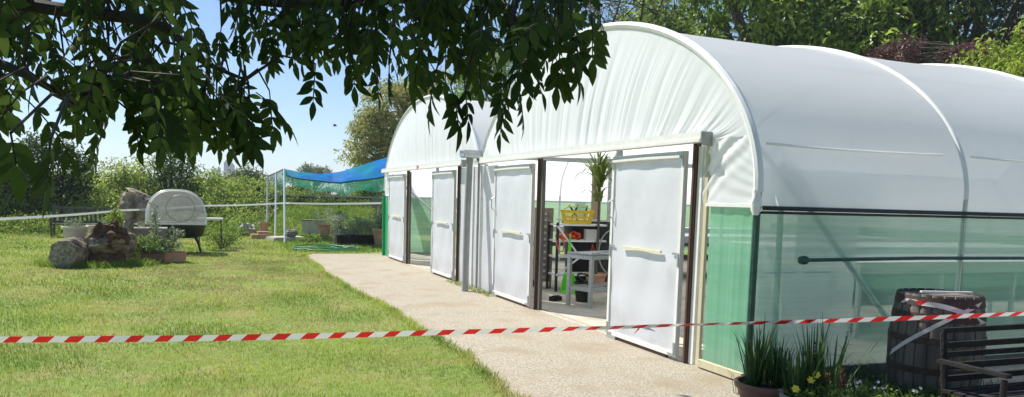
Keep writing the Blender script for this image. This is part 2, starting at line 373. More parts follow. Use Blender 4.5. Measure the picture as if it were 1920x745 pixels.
for (y0, y1, dens, hh, ww) in ((4.8, 8.5, 3000, .034, .0042), (8.5, 13, 1600, .04, .006), (13, 20, 700, .046, .010), (20, 31, 330, .055, .016)):
    xl = -.235*y1-1.3; X, Y = scatter(int(dens*(y1-y0)*(4.4-xl)), xl, 4.4, y0, y1,
        lambda X, Y: ((X < edge_x(Y) + rng.normal(0, .025, len(X))) | (Y > 21.2)) & (X > -.235*Y-1.2))
    pt = .8+.35*np.sin(X*1.7+np.sin(Y*1.3)*2)*np.sin(Y*1.1+X*.6)+.45*np.sin(X*9+3*np.sin(Y*4))*np.sin(Y*8+2*np.sin(X*5))
    worn = np.exp(-((X-.9)**2/3.5+(Y-16.5)**2/16)); seg.append((X, Y, hh*rng.uniform(.55, 1.35, len(X))*np.clip(pt, .55, 1.2)*(1-.35*worn), np.full(len(X), ww)))
X = np.concatenate([s[0] for s in seg]); Y = np.concatenate([s[1] for s in seg]); H = np.concatenate([s[2] for s in seg]); W_ = np.concatenate([s[3] for s in seg])
blades('lawn_grass', X, Y, X*0, H, W_, m_grass, 'short sunlit lawn grass with straw coloured worn patches')
n = 17000; X = rng.normal(.7, 1.5, n); Y = rng.normal(16.2, 3.0, n); k = (X < edge_x(Y)-.05) & (np.sin(X*3+Y)+np.sin(Y*2.3-X*1.7) > -.6); X, Y = X[k], Y[k]
blades('dry_grass', X, Y, X*0, rng.uniform(.02, .05, len(X)), np.full(len(X), .012), m_straw, 'dry straw coloured worn grass in the middle of the lawn', lean=1.2)
n = 9000; X = rng.uniform(-3, 2.3, n); Y = rng.uniform(5, 12, n); k = (np.sin(X*4+np.sin(Y*3)*2)+np.sin(Y*5-X*2) > .7) & (X > -.235*Y-1.2); X, Y = X[k], Y[k]
blades('dry_clippings', X, Y, X*0+.012, rng.uniform(.015, .035, len(X)), np.full(len(X), .004), m_straw, 'dry grass clippings lying in the near lawn', lean=1.8)
X, Y = scatter(26000, 2.6, 13, 31, 37, lambda X, Y: X > 2.6)
blades('bank_grass', X, Y, bank_z(X, Y), rng.uniform(.06, .20, len(X)), np.full(len(X), .022), m_weed, 'bright green grass covering the raised bank behind the pots')
X, Y = scatter(9000, 2.2, 7.5, 21.6, 31, lambda X, Y: rng.random(len(X)) < .9)
blades('rough_grass', X, Y, X*0, rng.uniform(.05, .15, len(X)), np.full(len(X), .018), m_weed, 'longer rough grass round the pots and hose')

n = 2600; a_ = rng.uniform(0, 2*np.pi, n); X = -2.0+np.cos(a_)*rng.uniform(.5, 1.15, n); Y = 17.85+np.sin(a_)*rng.uniform(.25, .75, n)
blades('tall_tufts', X, Y, X*0, rng.uniform(.07, .2, n), np.full(n, .012), m_weed, 'longer grass tufts growing round the foot of the logs')
Y = rng.uniform(5, 21, 5200); X = edge_x(Y)+rng.normal(-.01, .035, len(Y))
blades('edge_tufts', X, Y, X*0+.012, rng.uniform(.03, .085, len(X)), np.full(len(X), .007), m_grass, 'ragged grass creeping over the edge of the concrete path', lean=.9)
X, Y = scatter(1500, 4.25, 4.5, 11.6, 13.9, lambda X, Y: rng.random(len(X)) < .4)
blades('wall_foot_weeds', X, Y, X*0+.018, rng.uniform(.02, .06, len(X)), np.full(len(X), .008), m_weed, 'tiny weeds and moss along the foot of the tunnel wall')
# ------------------------------------------------------------------ polytunnel
X0, BAY, NB = 4.5, 2.55, 5
C1, A1, C2, A2, B_, Z0 = 9.13, 3.66, 16.45, 3.80, 2.0, 1.72
XE = X0+BAY*NB
def arc(c, a, t): return (c - a*math.cos(t), Z0 + B_*math.sin(t))      # t 0..pi from near side to far side
TV = math.acos(.949)                                                     # where the arcs meet the gutter
tun = empty('polytunnel', (X0, 12.8, 0), 'white twin span polytunnel greenhouse with four doors and green mesh sides', 'polytunnel')
def tp(mb_, name, mat): # parts are written in world coordinates
    o = mb_.build(name, mat, tun); o.location = (-X0, -12.8, 0); return o
for sp, (c, a, t0, t1) in enumerate(((C1, A1, 0, math.pi-TV), (C2, A2, TV, math.pi))):
    # roof cover
    mb = MB(); rows = []
    prof = []
    if sp == 0: prof = [(c-a, z) for z in (1.58, 1.65)]
    nt_ = 44; prof += [arc(c, a, t0+(t1-t0)*i/nt_) for i in range(nt_+1)]
    if sp == 1: prof += [(c+a, z) for z in (1.65, 1.58)]
    for k in range(NB*12+1):
        x = X0 + BAY*k/12; u = (k % 12)/12; sag = .034*math.sin(math.pi*u)**.7 if u > 0 else 0
        row = []
        for j, (y, z) in enumerate(prof):
            dy, dz = y-c, z-Z0; l = math.hypot(dy, dz) or 1
            s = sag*(1 if z > 1.75 else .3) + .004*math.sin(x*3+j*.35)+.003*math.sin(j*.9+x*1.3)
            row.append((x, y - dy/l*s, z - dz/l*s*(1 if z > Z0 else 0)))
        rows.append(row)
    mb.grid(rows); tp(mb, 'roof_cover', m_film)
    # hoops
    for k in range(NB+1):
        x = X0+BAY*k; r_ = .042 if k == 0 else .026
        pts = [(x, *arc(c, a+.006, t0+(t1-t0)*i/40)) for i in range(41)]
        mb = MB(); mb.tube(pts, r_, 8); tp(mb, 'hoop', m_hoop)
        yl = c-a if sp == 0 else c+a
        mb = MB(); mb.tube([(x, yl, 0), (x, yl, Z0)], .026 if k else .032, 8); tp(mb, 'hoop_leg', m_gpost if k == 0 else m_galv)
mb = MB(); mb.box((6.35, 11.18, 1.2), (.07, .05, 2.4)); tp(mb, 'steel_post', m_galv)
# gutter and inner posts
mb = MB(); mb.box(((X0+XE)/2-.1, 12.72, 2.33), (XE-X0+.5, .26, .05)); mb.box(((X0+XE)/2-.1, 12.60, 2.38), (XE-X0+.5, .015, .07)); mb.box(((X0+XE)/2-.1, 12.84, 2.38), (XE-X0+.5, .015, .07)); tp(mb, 'gutter', m_galv)
for k in range(NB+1):
    mb = MB(); mb.tube([(X0+BAY*k+(.1 if k == 0 else 0), 12.72, 0), (X0+BAY*k+(.1 if k == 0 else 0), 12.72, 2.3)], .035, 8); tp(mb, 'valley_post', m_galv)
# ridge and shoulder purlins
for (y, z) in ((C1, Z0+B_-.06), (C2, Z0+B_-.06)):
    mb = MB(); mb.tube([(X0, y, z), (XE, y, z)], .018, 6); tp(mb, 'purlin', m_galv)
# film crease on the near side, its highlight added as thin white tubes
for k in range(NB):
    xa = X0+BAY*k; t = math.acos(1-.055/1.0*.35) ; yy, zz = arc(C1, A1, math.asin((2.15-Z0)/B_))
    mb = MB(); mb.tube([(xa+.12+(BAY-.4)*i/8, yy+.010*math.sin(math.pi*i/8)-.014, zz-.012*math.sin(math.pi*i/8)) for i in range(9)], .011, 6); tp(mb, 'crease_highlight', m_highlight)
# gables
def noise1(s, seed, amps=((1, 3.1), (.7, 7.3), (.5, 15.7), (.3, 33.))):
    return sum(a_*math.sin(s*f_*2+seed*1.7+math.sin(s*f_*.37+seed)*1.9) for a_, f_ in amps)
def gable(c, a, t0, t1, ya, yb, zb, x=X0-.012, back=False):
    """fan of folds from the head rail (ya..yb at height zb) up to the arch"""
    n = 520; m_ = 16; rows = []
    for j in range(m_+1):
        v = j/m_; row = []
        for i in range(n+1):
            u = i/n; y0_ = ya+(yb-ya)*u; ty, tz = arc(c, a-.02, t0+(t1-t0)*u)
            uu = u+.012*math.sin(v*3+u*9)
            edge = .35+.65*math.sin(math.pi*min(1, max(0, v))**.8)
            ft = noise1(uu*10, 1.3)*.35 + .9*abs(math.sin(uu*62+3*math.sin(uu*11)))**3*math.exp(-2.2*v)
            ft += .55*math.sin(uu*150+2*math.sin(uu*31))*math.exp(-3.5*v)
            amp = .015*(.5+.7*math.exp(-1.2*v))*(1 if not back else .3)*min(1, (1-v)*6+.1)
            row.append((x - ft*amp*edge - .02*math.sin(math.pi*v), y0_*(1-v)+ty*v, zb*(1-v)+tz*v))
        rows.append(row)
    mb_ = MB(); mb_.grid(rows); return mb_
T_ = lambda z: math.asin((z-Z0)/B_)
tp(gable(C1, A1, T_(2.22), math.pi-T_(2.33), 6.05, 12.5, 2.2), 'gable_cover', m_gable)
tp(gable(C2, A2, T_(2.33), math.pi-T_(1.95), 12.95, 19.95, 2.2), 'gable_cover', m_gable)
# gable shoulders (crumpled film gathered to the corner)
def shoulder(yd, c, a, t0, t1, zlo, side):
    rows = []; n = 26; mm = 40
    for j in range(mm+1):
        v = j/mm; row = []
        z = zlo+(2.22-zlo)*v
        t = T_(max(z, Z0+.001)); yo = (c-a*math.cos(t)) if side < 0 else (c+a*math.cos(t))
        for i in range(n+1):
            u = i/n; y = yd*(1-u)+yo*u
            q = u*.9+(1-v)*.9
            ft = math.sin(q*26+2*math.sin(u*5))*math.exp(-((q-.55)/.35)**2)+.5*math.sin(u*40*v+5*v)*.4
            row.append((X0-.012-.013*ft-.02*math.sin(math.pi*u), y, z))
        rows.append(row)
    mb_ = MB(); mb_.grid(rows); return mb_
tp(shoulder(6.25, C1, A1, 0, 1, 1.6, -1), 'shoulder_film', m_gable)
tp(shoulder(19.8, C2, A2, 0, 1, 1.6, 1), 'shoulder_film', m_gable)
# knotted film where the hoop meets the side rail
mb = MB(); mb.lathe([(.034, -.10), (.05, -.05), (.045, 0), (.038, .05), (.036, .12)], 12, (X0-.01, 5.47, 1.62), jit=.2); tp(mb, 'corner_wrap', m_hoop)
# valley film
mb = MB(); mb.grid([[(X0-.02, 12.30+.06*j, z) for j in range(15)] for z in (2.17, 2.31)]); tp(mb, 'valley_film', m_gable)
# head rails
for ya, yb in ((6.13, 12.35), (13.35, 20.0)):
    mb = MB(); mb.box((X0-.11, (ya+yb)/2, 2.235), (.10, yb-ya, .10)); mb.box((X0-.165, (ya+yb)/2, 2.20), (.012, yb-ya-.004, .03)); 
    o = tp(mb, 'door_rail', m_white)
    mb = MB(); mb.box((X0-.085, ya-.006, 2.215), (.11, .012, .13)); mb.box((X0-.10, ya-.013, 2.25), (.05, .006, .05)); c_ = mb.build('rail_end', m_pipe, o)
mb = MB(); mb.box((X0-.173, 16.35, 2.235), (.004, .11, .07)); tp(mb, 'sticker', m_label)
# doors
def door(y0, y1, z0=.06, z1=2.12):
    d = empty('door', (-.07, (y0+y1)/2-12.8, 0), None, None); d.parent = tun
    for k_ in ('label', 'category'): 
        if k_ in d: del d[k_]
    w_ = y1-y0; h = z1-z0; fr = .045
    mb = MB()
    mb.box((0, -w_/2+fr/2, z0+h/2), (.05, fr, h)); mb.box((0, w_/2-fr/2, z0+h/2), (.05, fr, h))
    mb.box((-.002, 0, z0+fr/2), (.05, w_-2*fr, fr)); mb.box((-.002, 0, z1-fr/2), (.05, w_-2*fr, fr)); mb.build('frame', m_white, d)
    rows = [[(-.012+.004*math.sin(i*.8+j*.35)+.003*math.sin(j*1.1), -w_/2+fr+(w_-2*fr)*i/16, z0+fr+(h-2*fr)*j/24) for i in range(17)] for j in range(25)]
    mb = MB(); mb.grid(rows); mb.build('panel', m_door, d)
    mb = MB(); mb.tube([(-.035, -w_/2+fr, z1-.055), (-.04, 0, z1-.052), (-.035, w_/2-fr, z1-.058)], .022, 6); mb.build('film_roll', m_white, d)
    mb = MB(); mb.box((-.04, 0, 1.10), (.025, w_*.56, .027)); mb.build('handle_bar', m_pale, d)
    for zz in (z0+.022, 1.1, z1-.022):
        for sy in (-1, 1):
            mb = MB(); mb.box((-.029, sy*(w_/2-.07), zz), (.008, .11, .022)); mb.box((-.029, sy*(w_/2-.022), zz+(.07 if zz < 1 else -.07)), (.008, .022, .11)); mb.build('corner_bracket', m_galv, d)
    mb = MB(); mb.box((.008, 0, .028), (.03, w_*.74, .05)); mb.build('floor_track', m_brown, d)
    mb = MB(); mb.box((0, w_/2-.12, .035), (.055, .2, .05)); mb.build('bottom_shoe', m_pipe, d)
    mb = MB(); mb.tube([(-.03, w_/2-.03, 1.42), (-.075, w_/2-.03, 1.45), (-.075, w_/2-.03, 1.6), (-.03, w_/2-.03, 1.63)], .009, 6); mb.build('pull', m_galv, d)
    return d
for (y0, y1) in ((6.47, 7.90), (10.24, 11.78), (13.95, 15.45), (17.80, 19.45)): door(y0, y1)
# door posts
for y in (6.36, 10.12, 13.84, 17.69):
    mb = MB(); mb.box((X0-.02, y+.01, 1.1), (.06, .055, 2.2)); mb.box((X0-.056, y-.0, 1.1), (.012, .015, 2.19)); tp(mb, 'door_post', m_brown)
    mb = MB(); mb.box((X0+.0, y-.06, 1.08), (.05, .07, 2.16)); tp(mb, 'timber_post', m_grwood if y > 7 else m_white)
for y in (8.0, 15.55):
    mb = MB(); mb.box((X0+.05, y, 1.1), (.05, .06, 2.2)); tp(mb, 'steel_post', m_galv)
mb = MB(); mb.box((X0-.01, 6.19, 1.1), (.03, .05, 2.16)); tp(mb, 'timber_post', m_ywood)
# solid white infill panels between the doors
for (y0, y1) in ((11.82, 12.52), (12.60, 12.98), (13.02, 13.78)):
    mb = MB(); mb.grid([[(X0-.02+.004*math.sin(i*1.1+j), y0+(y1-y0)*i/8, .03+2.12*j/10) for i in range(9)] for j in range(11)]); tp(mb, 'wall_film', m_door)
mb = MB(); 
for y in (12.56, 13.0): mb.box((X0-.03, y, 1.08), (.03, .035, 2.16))
tp(mb, 'film_batten', m_white)
mb = MB(); mb.tube([(X0-.07, 12.62, .04), (X0-.07, 12.62, 2.2), (X0-.09, 12.7, 2.33)], .022, 8); tp(mb, 'thin_pipe', m_pipe)
mb = MB(); mb.tube([(4.14, 12.38, 0), (4.21, 12.55, 1.3), (4.27, 12.66, 2.28)], .058, 14); dp = tp(mb, 'downpipe', m_pipe)
mb = MB(); mb.box((4.30, 12.68, 2.31), (.28, .30, .05)); mb.build('outlet_bracket', m_galv, dp)
# green front mesh by the near corner, its boards
def sheet(x0_, y0_, z0_, x1_, y1_, z1_, amp, nx=30, nz=24, seed=0):
    rows = []; L_ = math.hypot(x1_-x0_, y1_-y0_); nx_, ny_ = (y1_-y0_)/L_, -(x1_-x0_)/L_
    for j in range(nz+1):
        row = []
        for i in range(nx+1):
            u, v = i/nx, j/nz; q = amp*(noise1(u*3, seed)*.5+.12*math.sin(v*4+u*2+seed)); row.append((x0_+(x1_-x0_)*u+nx_*q, y0_+(y1_-y0_)*u+ny_*q, z0_+(z1_-z0_)*v))
        rows.append(row)
    mb_ = MB(); mb_.grid(rows); return mb_
tp(sheet(X0-.01, 6.13, .10, X0-.01, 5.50, 1.59, .006, seed=2), 'front_mesh', m_green)
tp(sheet(X0+.02, 6.12, .1, X0+.02, 5.52, 1.25, .01, seed=5), 'inner_sheet', m_flap)
mb = MB(); mb.box((X0-.03, 5.82, .07), (.045, .66, .07)); mb.box((X0-.015, 6.14, .04), (.06, .10, .08)); tp(mb, 'base_board', m_ywood)
mb = MB(); mb.box((X0-.028, 5.83, 1.60), (.03, .66, .03)); tp(mb, 'mesh_batten', m_white)
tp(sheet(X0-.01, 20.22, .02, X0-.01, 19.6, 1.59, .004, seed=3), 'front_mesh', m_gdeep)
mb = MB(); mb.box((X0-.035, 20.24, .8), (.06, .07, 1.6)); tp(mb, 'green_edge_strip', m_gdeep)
# near side wall
tp(sheet(X0+.03, 5.455, .12, XE, 5.455, 1.56, .006, nx=160, seed=4), 'side_mesh', m_gside)
mb = MB(); mb.tube([(X0, 5.445, 1.585), (X0+BAY*NB*.5, 5.442, 1.582), (XE, 5.445, 1.585)], .02, 8); mb.tube([(X0, 5.44, 1.545), (XE*.5, 5.436, 1.55), (XE, 5.44, 1.545)], .012, 8); tp(mb, 'side_batten', m_dark)
mb = MB(); mb.box(((X0+XE)/2, 5.47, .06), (XE-X0-.1, .04, .12)); tp(mb, 'side_base_board', m_grwood)
mb = MB(); mb.tube([(5.0, 5.39, 1.13), (6.4, 5.385, 1.145), (8.2, 5.39, 1.14), (XE, 5.39, 1.14)], .017, 8); o = tp(mb, 'roll_up_tube', m_gpost)
mb = MB(); mb.lathe([(.02, -.04), (.035, -.035), (.042, 0), (.038, .03), (.02, .035)], 10); k_ = mb.build('winding_knob', m_gpost, o); k_.location = (4.98, 5.39, 1.13); k_.rotation_euler = (0, R(90), 0)
mb = MB(); mb.tube([(4.92, 5.62, 0), (4.88, 5.62, 2.0)], .028, 8); tp(mb, 'inner_post', m_galv)
mb = MB(); mb.tube([(4.62, 5.68, 2.15), (5.2, 5.56, 1.55), (6.75, 5.55, .02)], .028, 8); tp(mb, 'brace', m_galv)
mb = MB(); mb.tube([(X0+.1, 19.9, 2.15), (X0+2.3, 19.9, .3)], .03, 8); tp(mb, 'brace', m_galv)
mb = MB(); mb.tube([(5.2, 16.9, 1.6), (5.2, 15.2, .75)], .03, 8); tp(mb, 'brace', m_galv)
fl = sheet(4.66, 5.70, .05, 5.92, 5.72, 1.95, .02, nx=50, seed=9); tp(fl, 'inner_flap', m_flap)
fl = sheet(4.75, 5.80, .05, 5.70, 5.80, 1.12, .02, nx=50, seed=11); tp(fl, 'inner_flap', m_flap)
mb = MB()
for (xa, xb, yy) in ((4.62, 4.95, 5.448), (5.05, 5.35, 5.448)):
    x = xa
    while x < xb: wd = random.uniform(.008, .02); mb.add([(x, yy, 1.005), (x+wd, yy, 1.005), (x+wd, yy, 1.022), (x, yy, 1.022)], [(0, 1, 2, 3)]); x += wd+.006
tp(mb, 'faint_print', m_print)
# far side wall and back gable
tp(sheet(X0+.03, 20.25, .1, XE, 20.25, 1.56, .004, nx=60, seed=6), 'side_mesh', m_gside)
tp(sheet(X0+.45, 5.475, 1.13, XE, 5.475, 1.56, .004, nx=160, seed=14), 'roll_up_film', m_rollf)
mb = MB(); mb.tube([(X0, 20.24, 1.57), (XE, 20.24, 1.57)], .022, 6); tp(mb, 'side_batten', m_galv)
for (c, a, y0, y1) in ((C1, A1, 5.47, 12.72), (C2, A2, 12.72, 20.25)):
    n = 40; top = []
    for i in range(n+1):
        y = y0+(y1-y0)*i/n; q = max(0, 1-((y-c)/a)**2); top.append((XE, y, max(1.6, Z0+B_*math.sqrt(q))))
    mb = MB(); mb.grid([[(XE, p[1], 1.1) for p in top], top]); tp(mb, 'back_gable', m_gable)
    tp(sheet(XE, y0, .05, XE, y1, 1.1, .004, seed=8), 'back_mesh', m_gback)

# ------------------------------------------------------------------ inside the tunnel
def staging(x0, x1, y0, y1, z, label, grp):
    o = empty('staging_bench', (x0, y0, 0), label, 'greenhouse bench', grp); L_, D_ = x1-x0, y1-y0
    mb = MB(); mb.box((L_/2, D_/2, z-.02), (L_, D_-.04, .03)); mb.build('bench_top', m_btop, o)
    mb = MB(); mb.box((L_/2, 0, z-.06), (L_+.04, .03, .14)); mb.box((L_/2, D_, z-.06), (L_+.04, .03, .14)); mb.box((0, D_/2, z-.06), (.03, D_-.03, .139)); mb.build('fascia', m_galv, o)
    n = max(2, int(L_/1.25)+1)
    for i in range(n):
        for yy in (.1, D_-.1):
            mb = MB(); mb.box((.1+(L_-.2)*i/(n-1), yy, (z-.13)/2), (.05, .05, z-.13)); mb.build('leg', m_galv, o)
    mb = MB(); mb.box((L_/2, D_/2, .42), (L_-.3, D_-.3, .03)); mb.build('lower_shelf', m_grwood, o)
    return o
b1_ = staging(7.35, 15.8, 7.0, 8.5, .95, 'long white topped staging bench nearest the green side wall', 'staging benches inside the tunnel')
mb = MB(); mb.grid([[(.1+8.2*i/60, 1.40+.03*math.sin(i*1.3)+.02*math.sin(i*.37), z) for i in range(61)] for z in (.22, .5, .82)]); mb.build('shade_backdrop', m_gback, b1_)  # added dark sheet imitating the shaded mesh wall seen under the bench
staging(8.6, 15.8, 9.9, 11.6, .95, 'white topped staging bench in the middle of the near span', 'staging benches inside the tunnel')
staging(8.6, 15.8, 13.6, 15.2, .92, 'white topped staging bench in the far span by the valley posts', 'staging benches inside the tunnel')
staging(7.2, 15.8, 18.2, 19.8, .92, 'white topped staging bench against the far green side wall', 'staging benches inside the tunnel')
# work table
tb = empty('work_table', (5.91, 10.59, 0), 'grey metal work table with shallow tray top inside the near doorway', 'table')
tw, td, thh = 1.4, .5, .80
mb = MB(); mb.box((0, 0, thh), (tw, td, .02)); 
for s in (-1, 1): mb.box((0, s*(td/2-.01), thh-.02), (tw, .02, .09)); mb.box((s*(tw/2-.01), 0, thh-.02), (.02, td-.04, .09))
mb.build('table_top', m_galv, tb)
for sx in (-1, 1):
    for sy in (-1, 1):
        mb = MB(); mb.box((sx*(tw/2-.03), sy*(td/2-.03), (thh-.065)/2), (.055, .055, thh-.065)); mb.build('leg', m_galv, tb)
for s in (-1, 1):
    mb = MB(); mb.box((0, s*(td/2-.03), .28), (tw-.115, .02, .06)); mb.build('rail', m_galv, tb)
    mb = MB(); mb.box((s*(tw/2-.03), 0, .28), (.02, td-.115, .06)); mb.build('rail', m_galv, tb)
tb.rotation_euler.z = R(21.6)
for i, (x, y, l, rz) in enumerate(((5.55, 10.36, .16, .3), (5.85, 10.6, .22, .6), (6.25, 10.66, .2, 2.2), (6.0, 10.78, .14, .8))):
    mb = MB(); mb.box((0, 0, .008), (l, .025, .014)); mb.box((l*.45, 0, .011), (.05, .05, .02))
    tag(mb.build('hand_tool', m_pipe, loc=(x, y, .812), rz=rz), ['short grey trowel at the near corner of the work table', 'longest grey hand tool lying in the middle of the work table', 'grey hand tool at the right end of the work table', 'shortest grey hand tool at the back of the work table'][i], 'tool', 'tools on the work table')
# shelving
sh = empty('shelf_unit', (6.22, 12.3, 0), 'open metal shelf unit with white shelves and diagonal braces in the near doorway', 'shelf')
sw, sdp = .95, .42
for z in (.30, .62, .90, 1.18):
    mb = MB(); mb.box((0, 0, z), (sw, sdp, .03)); mb.build('shelf', m_white, sh)
for sx in (-1, 1):
    for sy in (-1, 1):
        mb = MB(); mb.box((sx*(sw/2+.005), sy*(sdp/2+.005), .61), (.04, .04, 1.22)); mb.build('upright', m_dark, sh)
for a, b in (((-sw/2-.02, -sdp/2-.03, 1.16), (-.05, -sdp/2-.03, .62)), ((-.05, -sdp/2-.03, .62), (-sw/2-.02, -sdp/2-.03, .3))):
    mb = MB(); mb.bar(a, b, .012, .03); mb.build('brace', m_white, sh)
sh.rotation_euler.z = R(-4)
cb = empty('storage_bin', (6.72, 12.95, 0), 'large black plastic bin standing behind the white shelves', 'bin')
mb = MB(); mb.lathe([(.36, 0), (.44, 1.15), (.47, 1.15), (.47, 1.22), (.42, 1.22), (.40, 1.0)], 24); mb.build('body', m_black, cb)
mb = MB(); mb.box((0, 0, 1.245), (.98, .62, .03)); mb.build('lid_board', m_cardb, cb)
# drawers
dr = empty('drawer_tower', (5.74, 12.75, 0), 'tall narrow rusty tower of small drawers left of the shelves', 'drawers', rz=R(-16))
mb = MB(); mb.box((0, 0, .80), (.30, .34, 1.32)); mb.build('case', m_rust, dr)
for i in range(11):
    z = .22+i*.114; mb = MB(); mb.box((0, -.178, z), (.26, .02, .095)); d_ = mb.build('drawer', m_rust, dr); mb = MB(); mb.box((0, -.197, z), (.05, .015, .035)); mb.build('drawer_pull', m_galv, d_)
for sx in (-1, 1):
    for sy in (-1, 1): mb = MB(); mb.box((sx*.13, sy*.15, .07), (.03, .03, .14)); mb.build('leg', m_dark, dr)
# basket
bk = empty('basket', (6.16, 12.25, 1.197), 'yellow plastic basket of tools on the top shelf', 'basket', rz=R(-14))
mb = MB(); W2, D2, H2 = .27, .17, .24
def ring(z, k): return [(-W2*k, -D2*k, z), (W2*k, -D2*k, z), (W2*k, D2*k, z), (-W2*k, D2*k, z)]
for (za, ka, zb_, kb) in ((0, .8, .06, .86), (.10, .9, .13, .93), (.19, .97, H2, 1.03)):
    a_, b_ = ring(za, ka), ring(zb_, kb); mb.add(a_+b_, [(i, (i+1) % 4, 4+(i+1) % 4, 4+i) for i in range(4)])
mb.add(ring(0, .8), [(0, 3, 2, 1)])
for s in np.linspace(-.85, .85, 13):
    for sy in (-1, 1): mb.bar((s*W2*.86, sy*D2*.86, .05), (s*W2*.98, sy*D2*.985, .2), .012, .01)
for s in np.linspace(-.8, .8, 8):
    for sx in (-1, 1): mb.bar((sx*W2*.86, s*D2*.86, .05), (sx*W2*.985, s*D2*.98, .2), .012, .01)
mb.build('basket_body', m_yellow, bk)
mb = MB(); mb.tube([(-W2, -.02, .24), (-W2*.6, -.02, .30), (W2*.6, -.02, .30), (W2, -.02, .24)], .01, 6); mb.build('handle', m_yellow, bk)
for i, (x, y, a) in enumerate(((-.12, .02, .5), (.05, .05, -.6), (.12, -.04, .2))):
    q = bk.matrix_basis; mb = MB(); mb.tube([(0, 0, 0), (a*.12, 0, .16), (a*.3, .02, .30)], [.012, .02, .016], 6)
    tag(mb.build('tool_handle', m_black, loc=(6.16+x, 12.25+y, 1.22)), ['black tool handle at the left of the yellow basket', 'black tool handle leaning left in the middle of the yellow basket', 'black tool handle at the right of the yellow basket'][i], 'tool', 'tools in the yellow basket')
mb = MB(); mb.box((0, 0, .09), (.2, .16, .18)); mb.box((0, 0, .184), (.206, .166, .012))
tag(mb.build('small_box', m_cardb, loc=(6.42, 12.22, .917), rz=R(-14)), 'small pale cardboard box on the second shelf', 'box')
mb = MB()
for i in range(4): mb.tube([(-.2+.42*k/12, .05*math.sin(k*1.3+i)-.02, .03+.025*i+.03*math.sin(k*.9+i*2)) for k in range(13)], .02, 6)
mb.tube([(-.2, -.15, .05), (-.24, -.24, -.05), (-.2, -.25, -.18), (-.12, -.24, -.2), (-.1, -.22, -.05), (-.14, -.14, .04)], .012, 6)
tag(mb.build('ratchet_strap', m_orange, loc=(5.98, 12.25, .917), rz=R(-14)), 'bundle of orange strap hanging over the second shelf', 'strap')
mb = MB(); mb.tube([(0, 0, 0), (.02, 0, .1), (.05, .01, .2)], .012, 6); mb.tube([(.09, 0, 0), (.07, 0, .1), (.03, .01, .2)], .012, 6)
tag(mb.build('secateurs', m_orange, loc=(6.45, 12.25, .637), rz=0), 'red handled secateurs on the shelf below the pale box', 'tool')
dpn = empty('dustpan', (5.88, 11.9, 0), 'bright lime green long handled dustpan standing on the floor by the shelves', 'dustpan')
mb = MB(); mb.add([(-.17, -.06, .02), (.17, -.06, .02), (.13, .08, .06), (-.13, .08, .06), (-.17, -.06, .05), (-.10, .04, .34), (.10, .04, .34), (.17, -.06, .05), (0, .06, .37)], [(0, 1, 2, 3), (3, 2, 6, 5), (4, 0, 3, 5), (1, 7, 6, 2), (5, 6, 8)]); mb.build('pan', m_lime, dpn)
mb = MB(); mb.tube([(0, .06, .34), (.04, .1, .75), (.05, .14, 1.02)], .014, 6); mb.build('handle', m_lime, dpn)
mb = MB(); mb.tube([(0.01, .06, .5), (.02, .08, .86)], .03, 8); mb.build('grip', m_lime, dpn)
bu = empty('bucket', (5.62, 10.85, 0), 'black plastic bucket with coiled cable under the work table', 'bucket')
mb = MB(); mb.lathe([(.12, 0), (.155, .3), (.168, .3), (.168, .33), (.15, .33), (.13, .1)], 20); mb.build('body', m_black, bu)
mb = MB(); mb.tube([(.12*math.cos(k*.6), .05*math.sin(k*.6), .36+.1*math.sin(k*.45)) for k in range(26)], .012, 6); mb.build('cable', m_black, bu)
mb = MB(); mb.box((0, 0, .035), (.2, .1, .07)); mb.box((0, 0, .078), (.16, .03, .014)); tag(mb.build('wood_block', m_dkwood, loc=(5.2, 11.0, .012), rz=.4), 'dark wooden block on the floor in front of the table', 'block')
# board, posts, hoop, hanging palm plant
pb = MB(); pb.box((0, 0, 1.15), (.07, .26, 2.3)); pb.box((-.037, .06, 1.15), (.006, .10, 2.2)); tag(pb.build('wooden_post', material('raw_post', (.30, .22, .14), (.42, .33, .22), scale=10, rough=.8, stretch=(1, 1, .1)), loc=(6.95, 13.05, 0)), 'wide reddish brown timber post behind the spiky plant', 'post')
mb = MB(); mb.tube([(.26*math.cos(t), 0, .42+.4*math.sin(t)) for t in np.linspace(0, 2*math.pi, 25)], .012, 6); mb.bar((-.26, 0, .42), (.26, 0, .42), .01, .01); mb.bar((0, 0, .03), (0, 0, .8), .01, .01)
tag(mb.build('metal_hoop', m_pipe, loc=(6.72, 11.9, .3), rz=R(-20)), 'thin dark metal hoop frame standing to the right of the shelves', 'hoop')
def blade_plant(name, base, n, L_, wd, mat, label, cat, spread=.5, droop=.5, parent=None, group=None, nseg=7, stem=None):
    V = []; T = []; tn = []
    for i in range(n):
        az = rng.uniform(0, 2*np.pi); l = L_*rng.uniform(.55, 1.08); tilt = abs(rng.normal(0, spread)); dr_ = droop*rng.uniform(.4, 1.4); w0 = wd*rng.uniform(.7, 1.2)
        hd = np.array([math.cos(az), math.sin(az), 0]); sdv = np.array([-math.sin(az), math.cos(az), 0]); p = hd*rng.uniform(0, .06)+sdv*rng.uniform(-.05, .05); ang = tilt; o_ = len(V); t_ = rng.beta(2, 2)
        for k in range(nseg+1):
            s = k/nseg; ww = w0*(math.sin(math.pi*min(.98, s*.8+.18)))**.8*(1 if k < nseg else .05)
            V.append(p - sdv*ww/2); V.append(p + sdv*ww/2); tn += [t_, t_]
            ang += dr_*(.2+s)*1.6/nseg; p = p + (hd*math.sin(ang)+np.array([0, 0, math.cos(ang)]))*l/nseg
        for k in range(nseg): T.append((o_+2*k, o_+2*k+1, o_+2*k+3, o_+2*k+2))
    o = fast(name, np.array(V), quads=T, mats=mat, tint=tn, parent=parent)
    o.location = base
    return tag(o, label, cat, group)
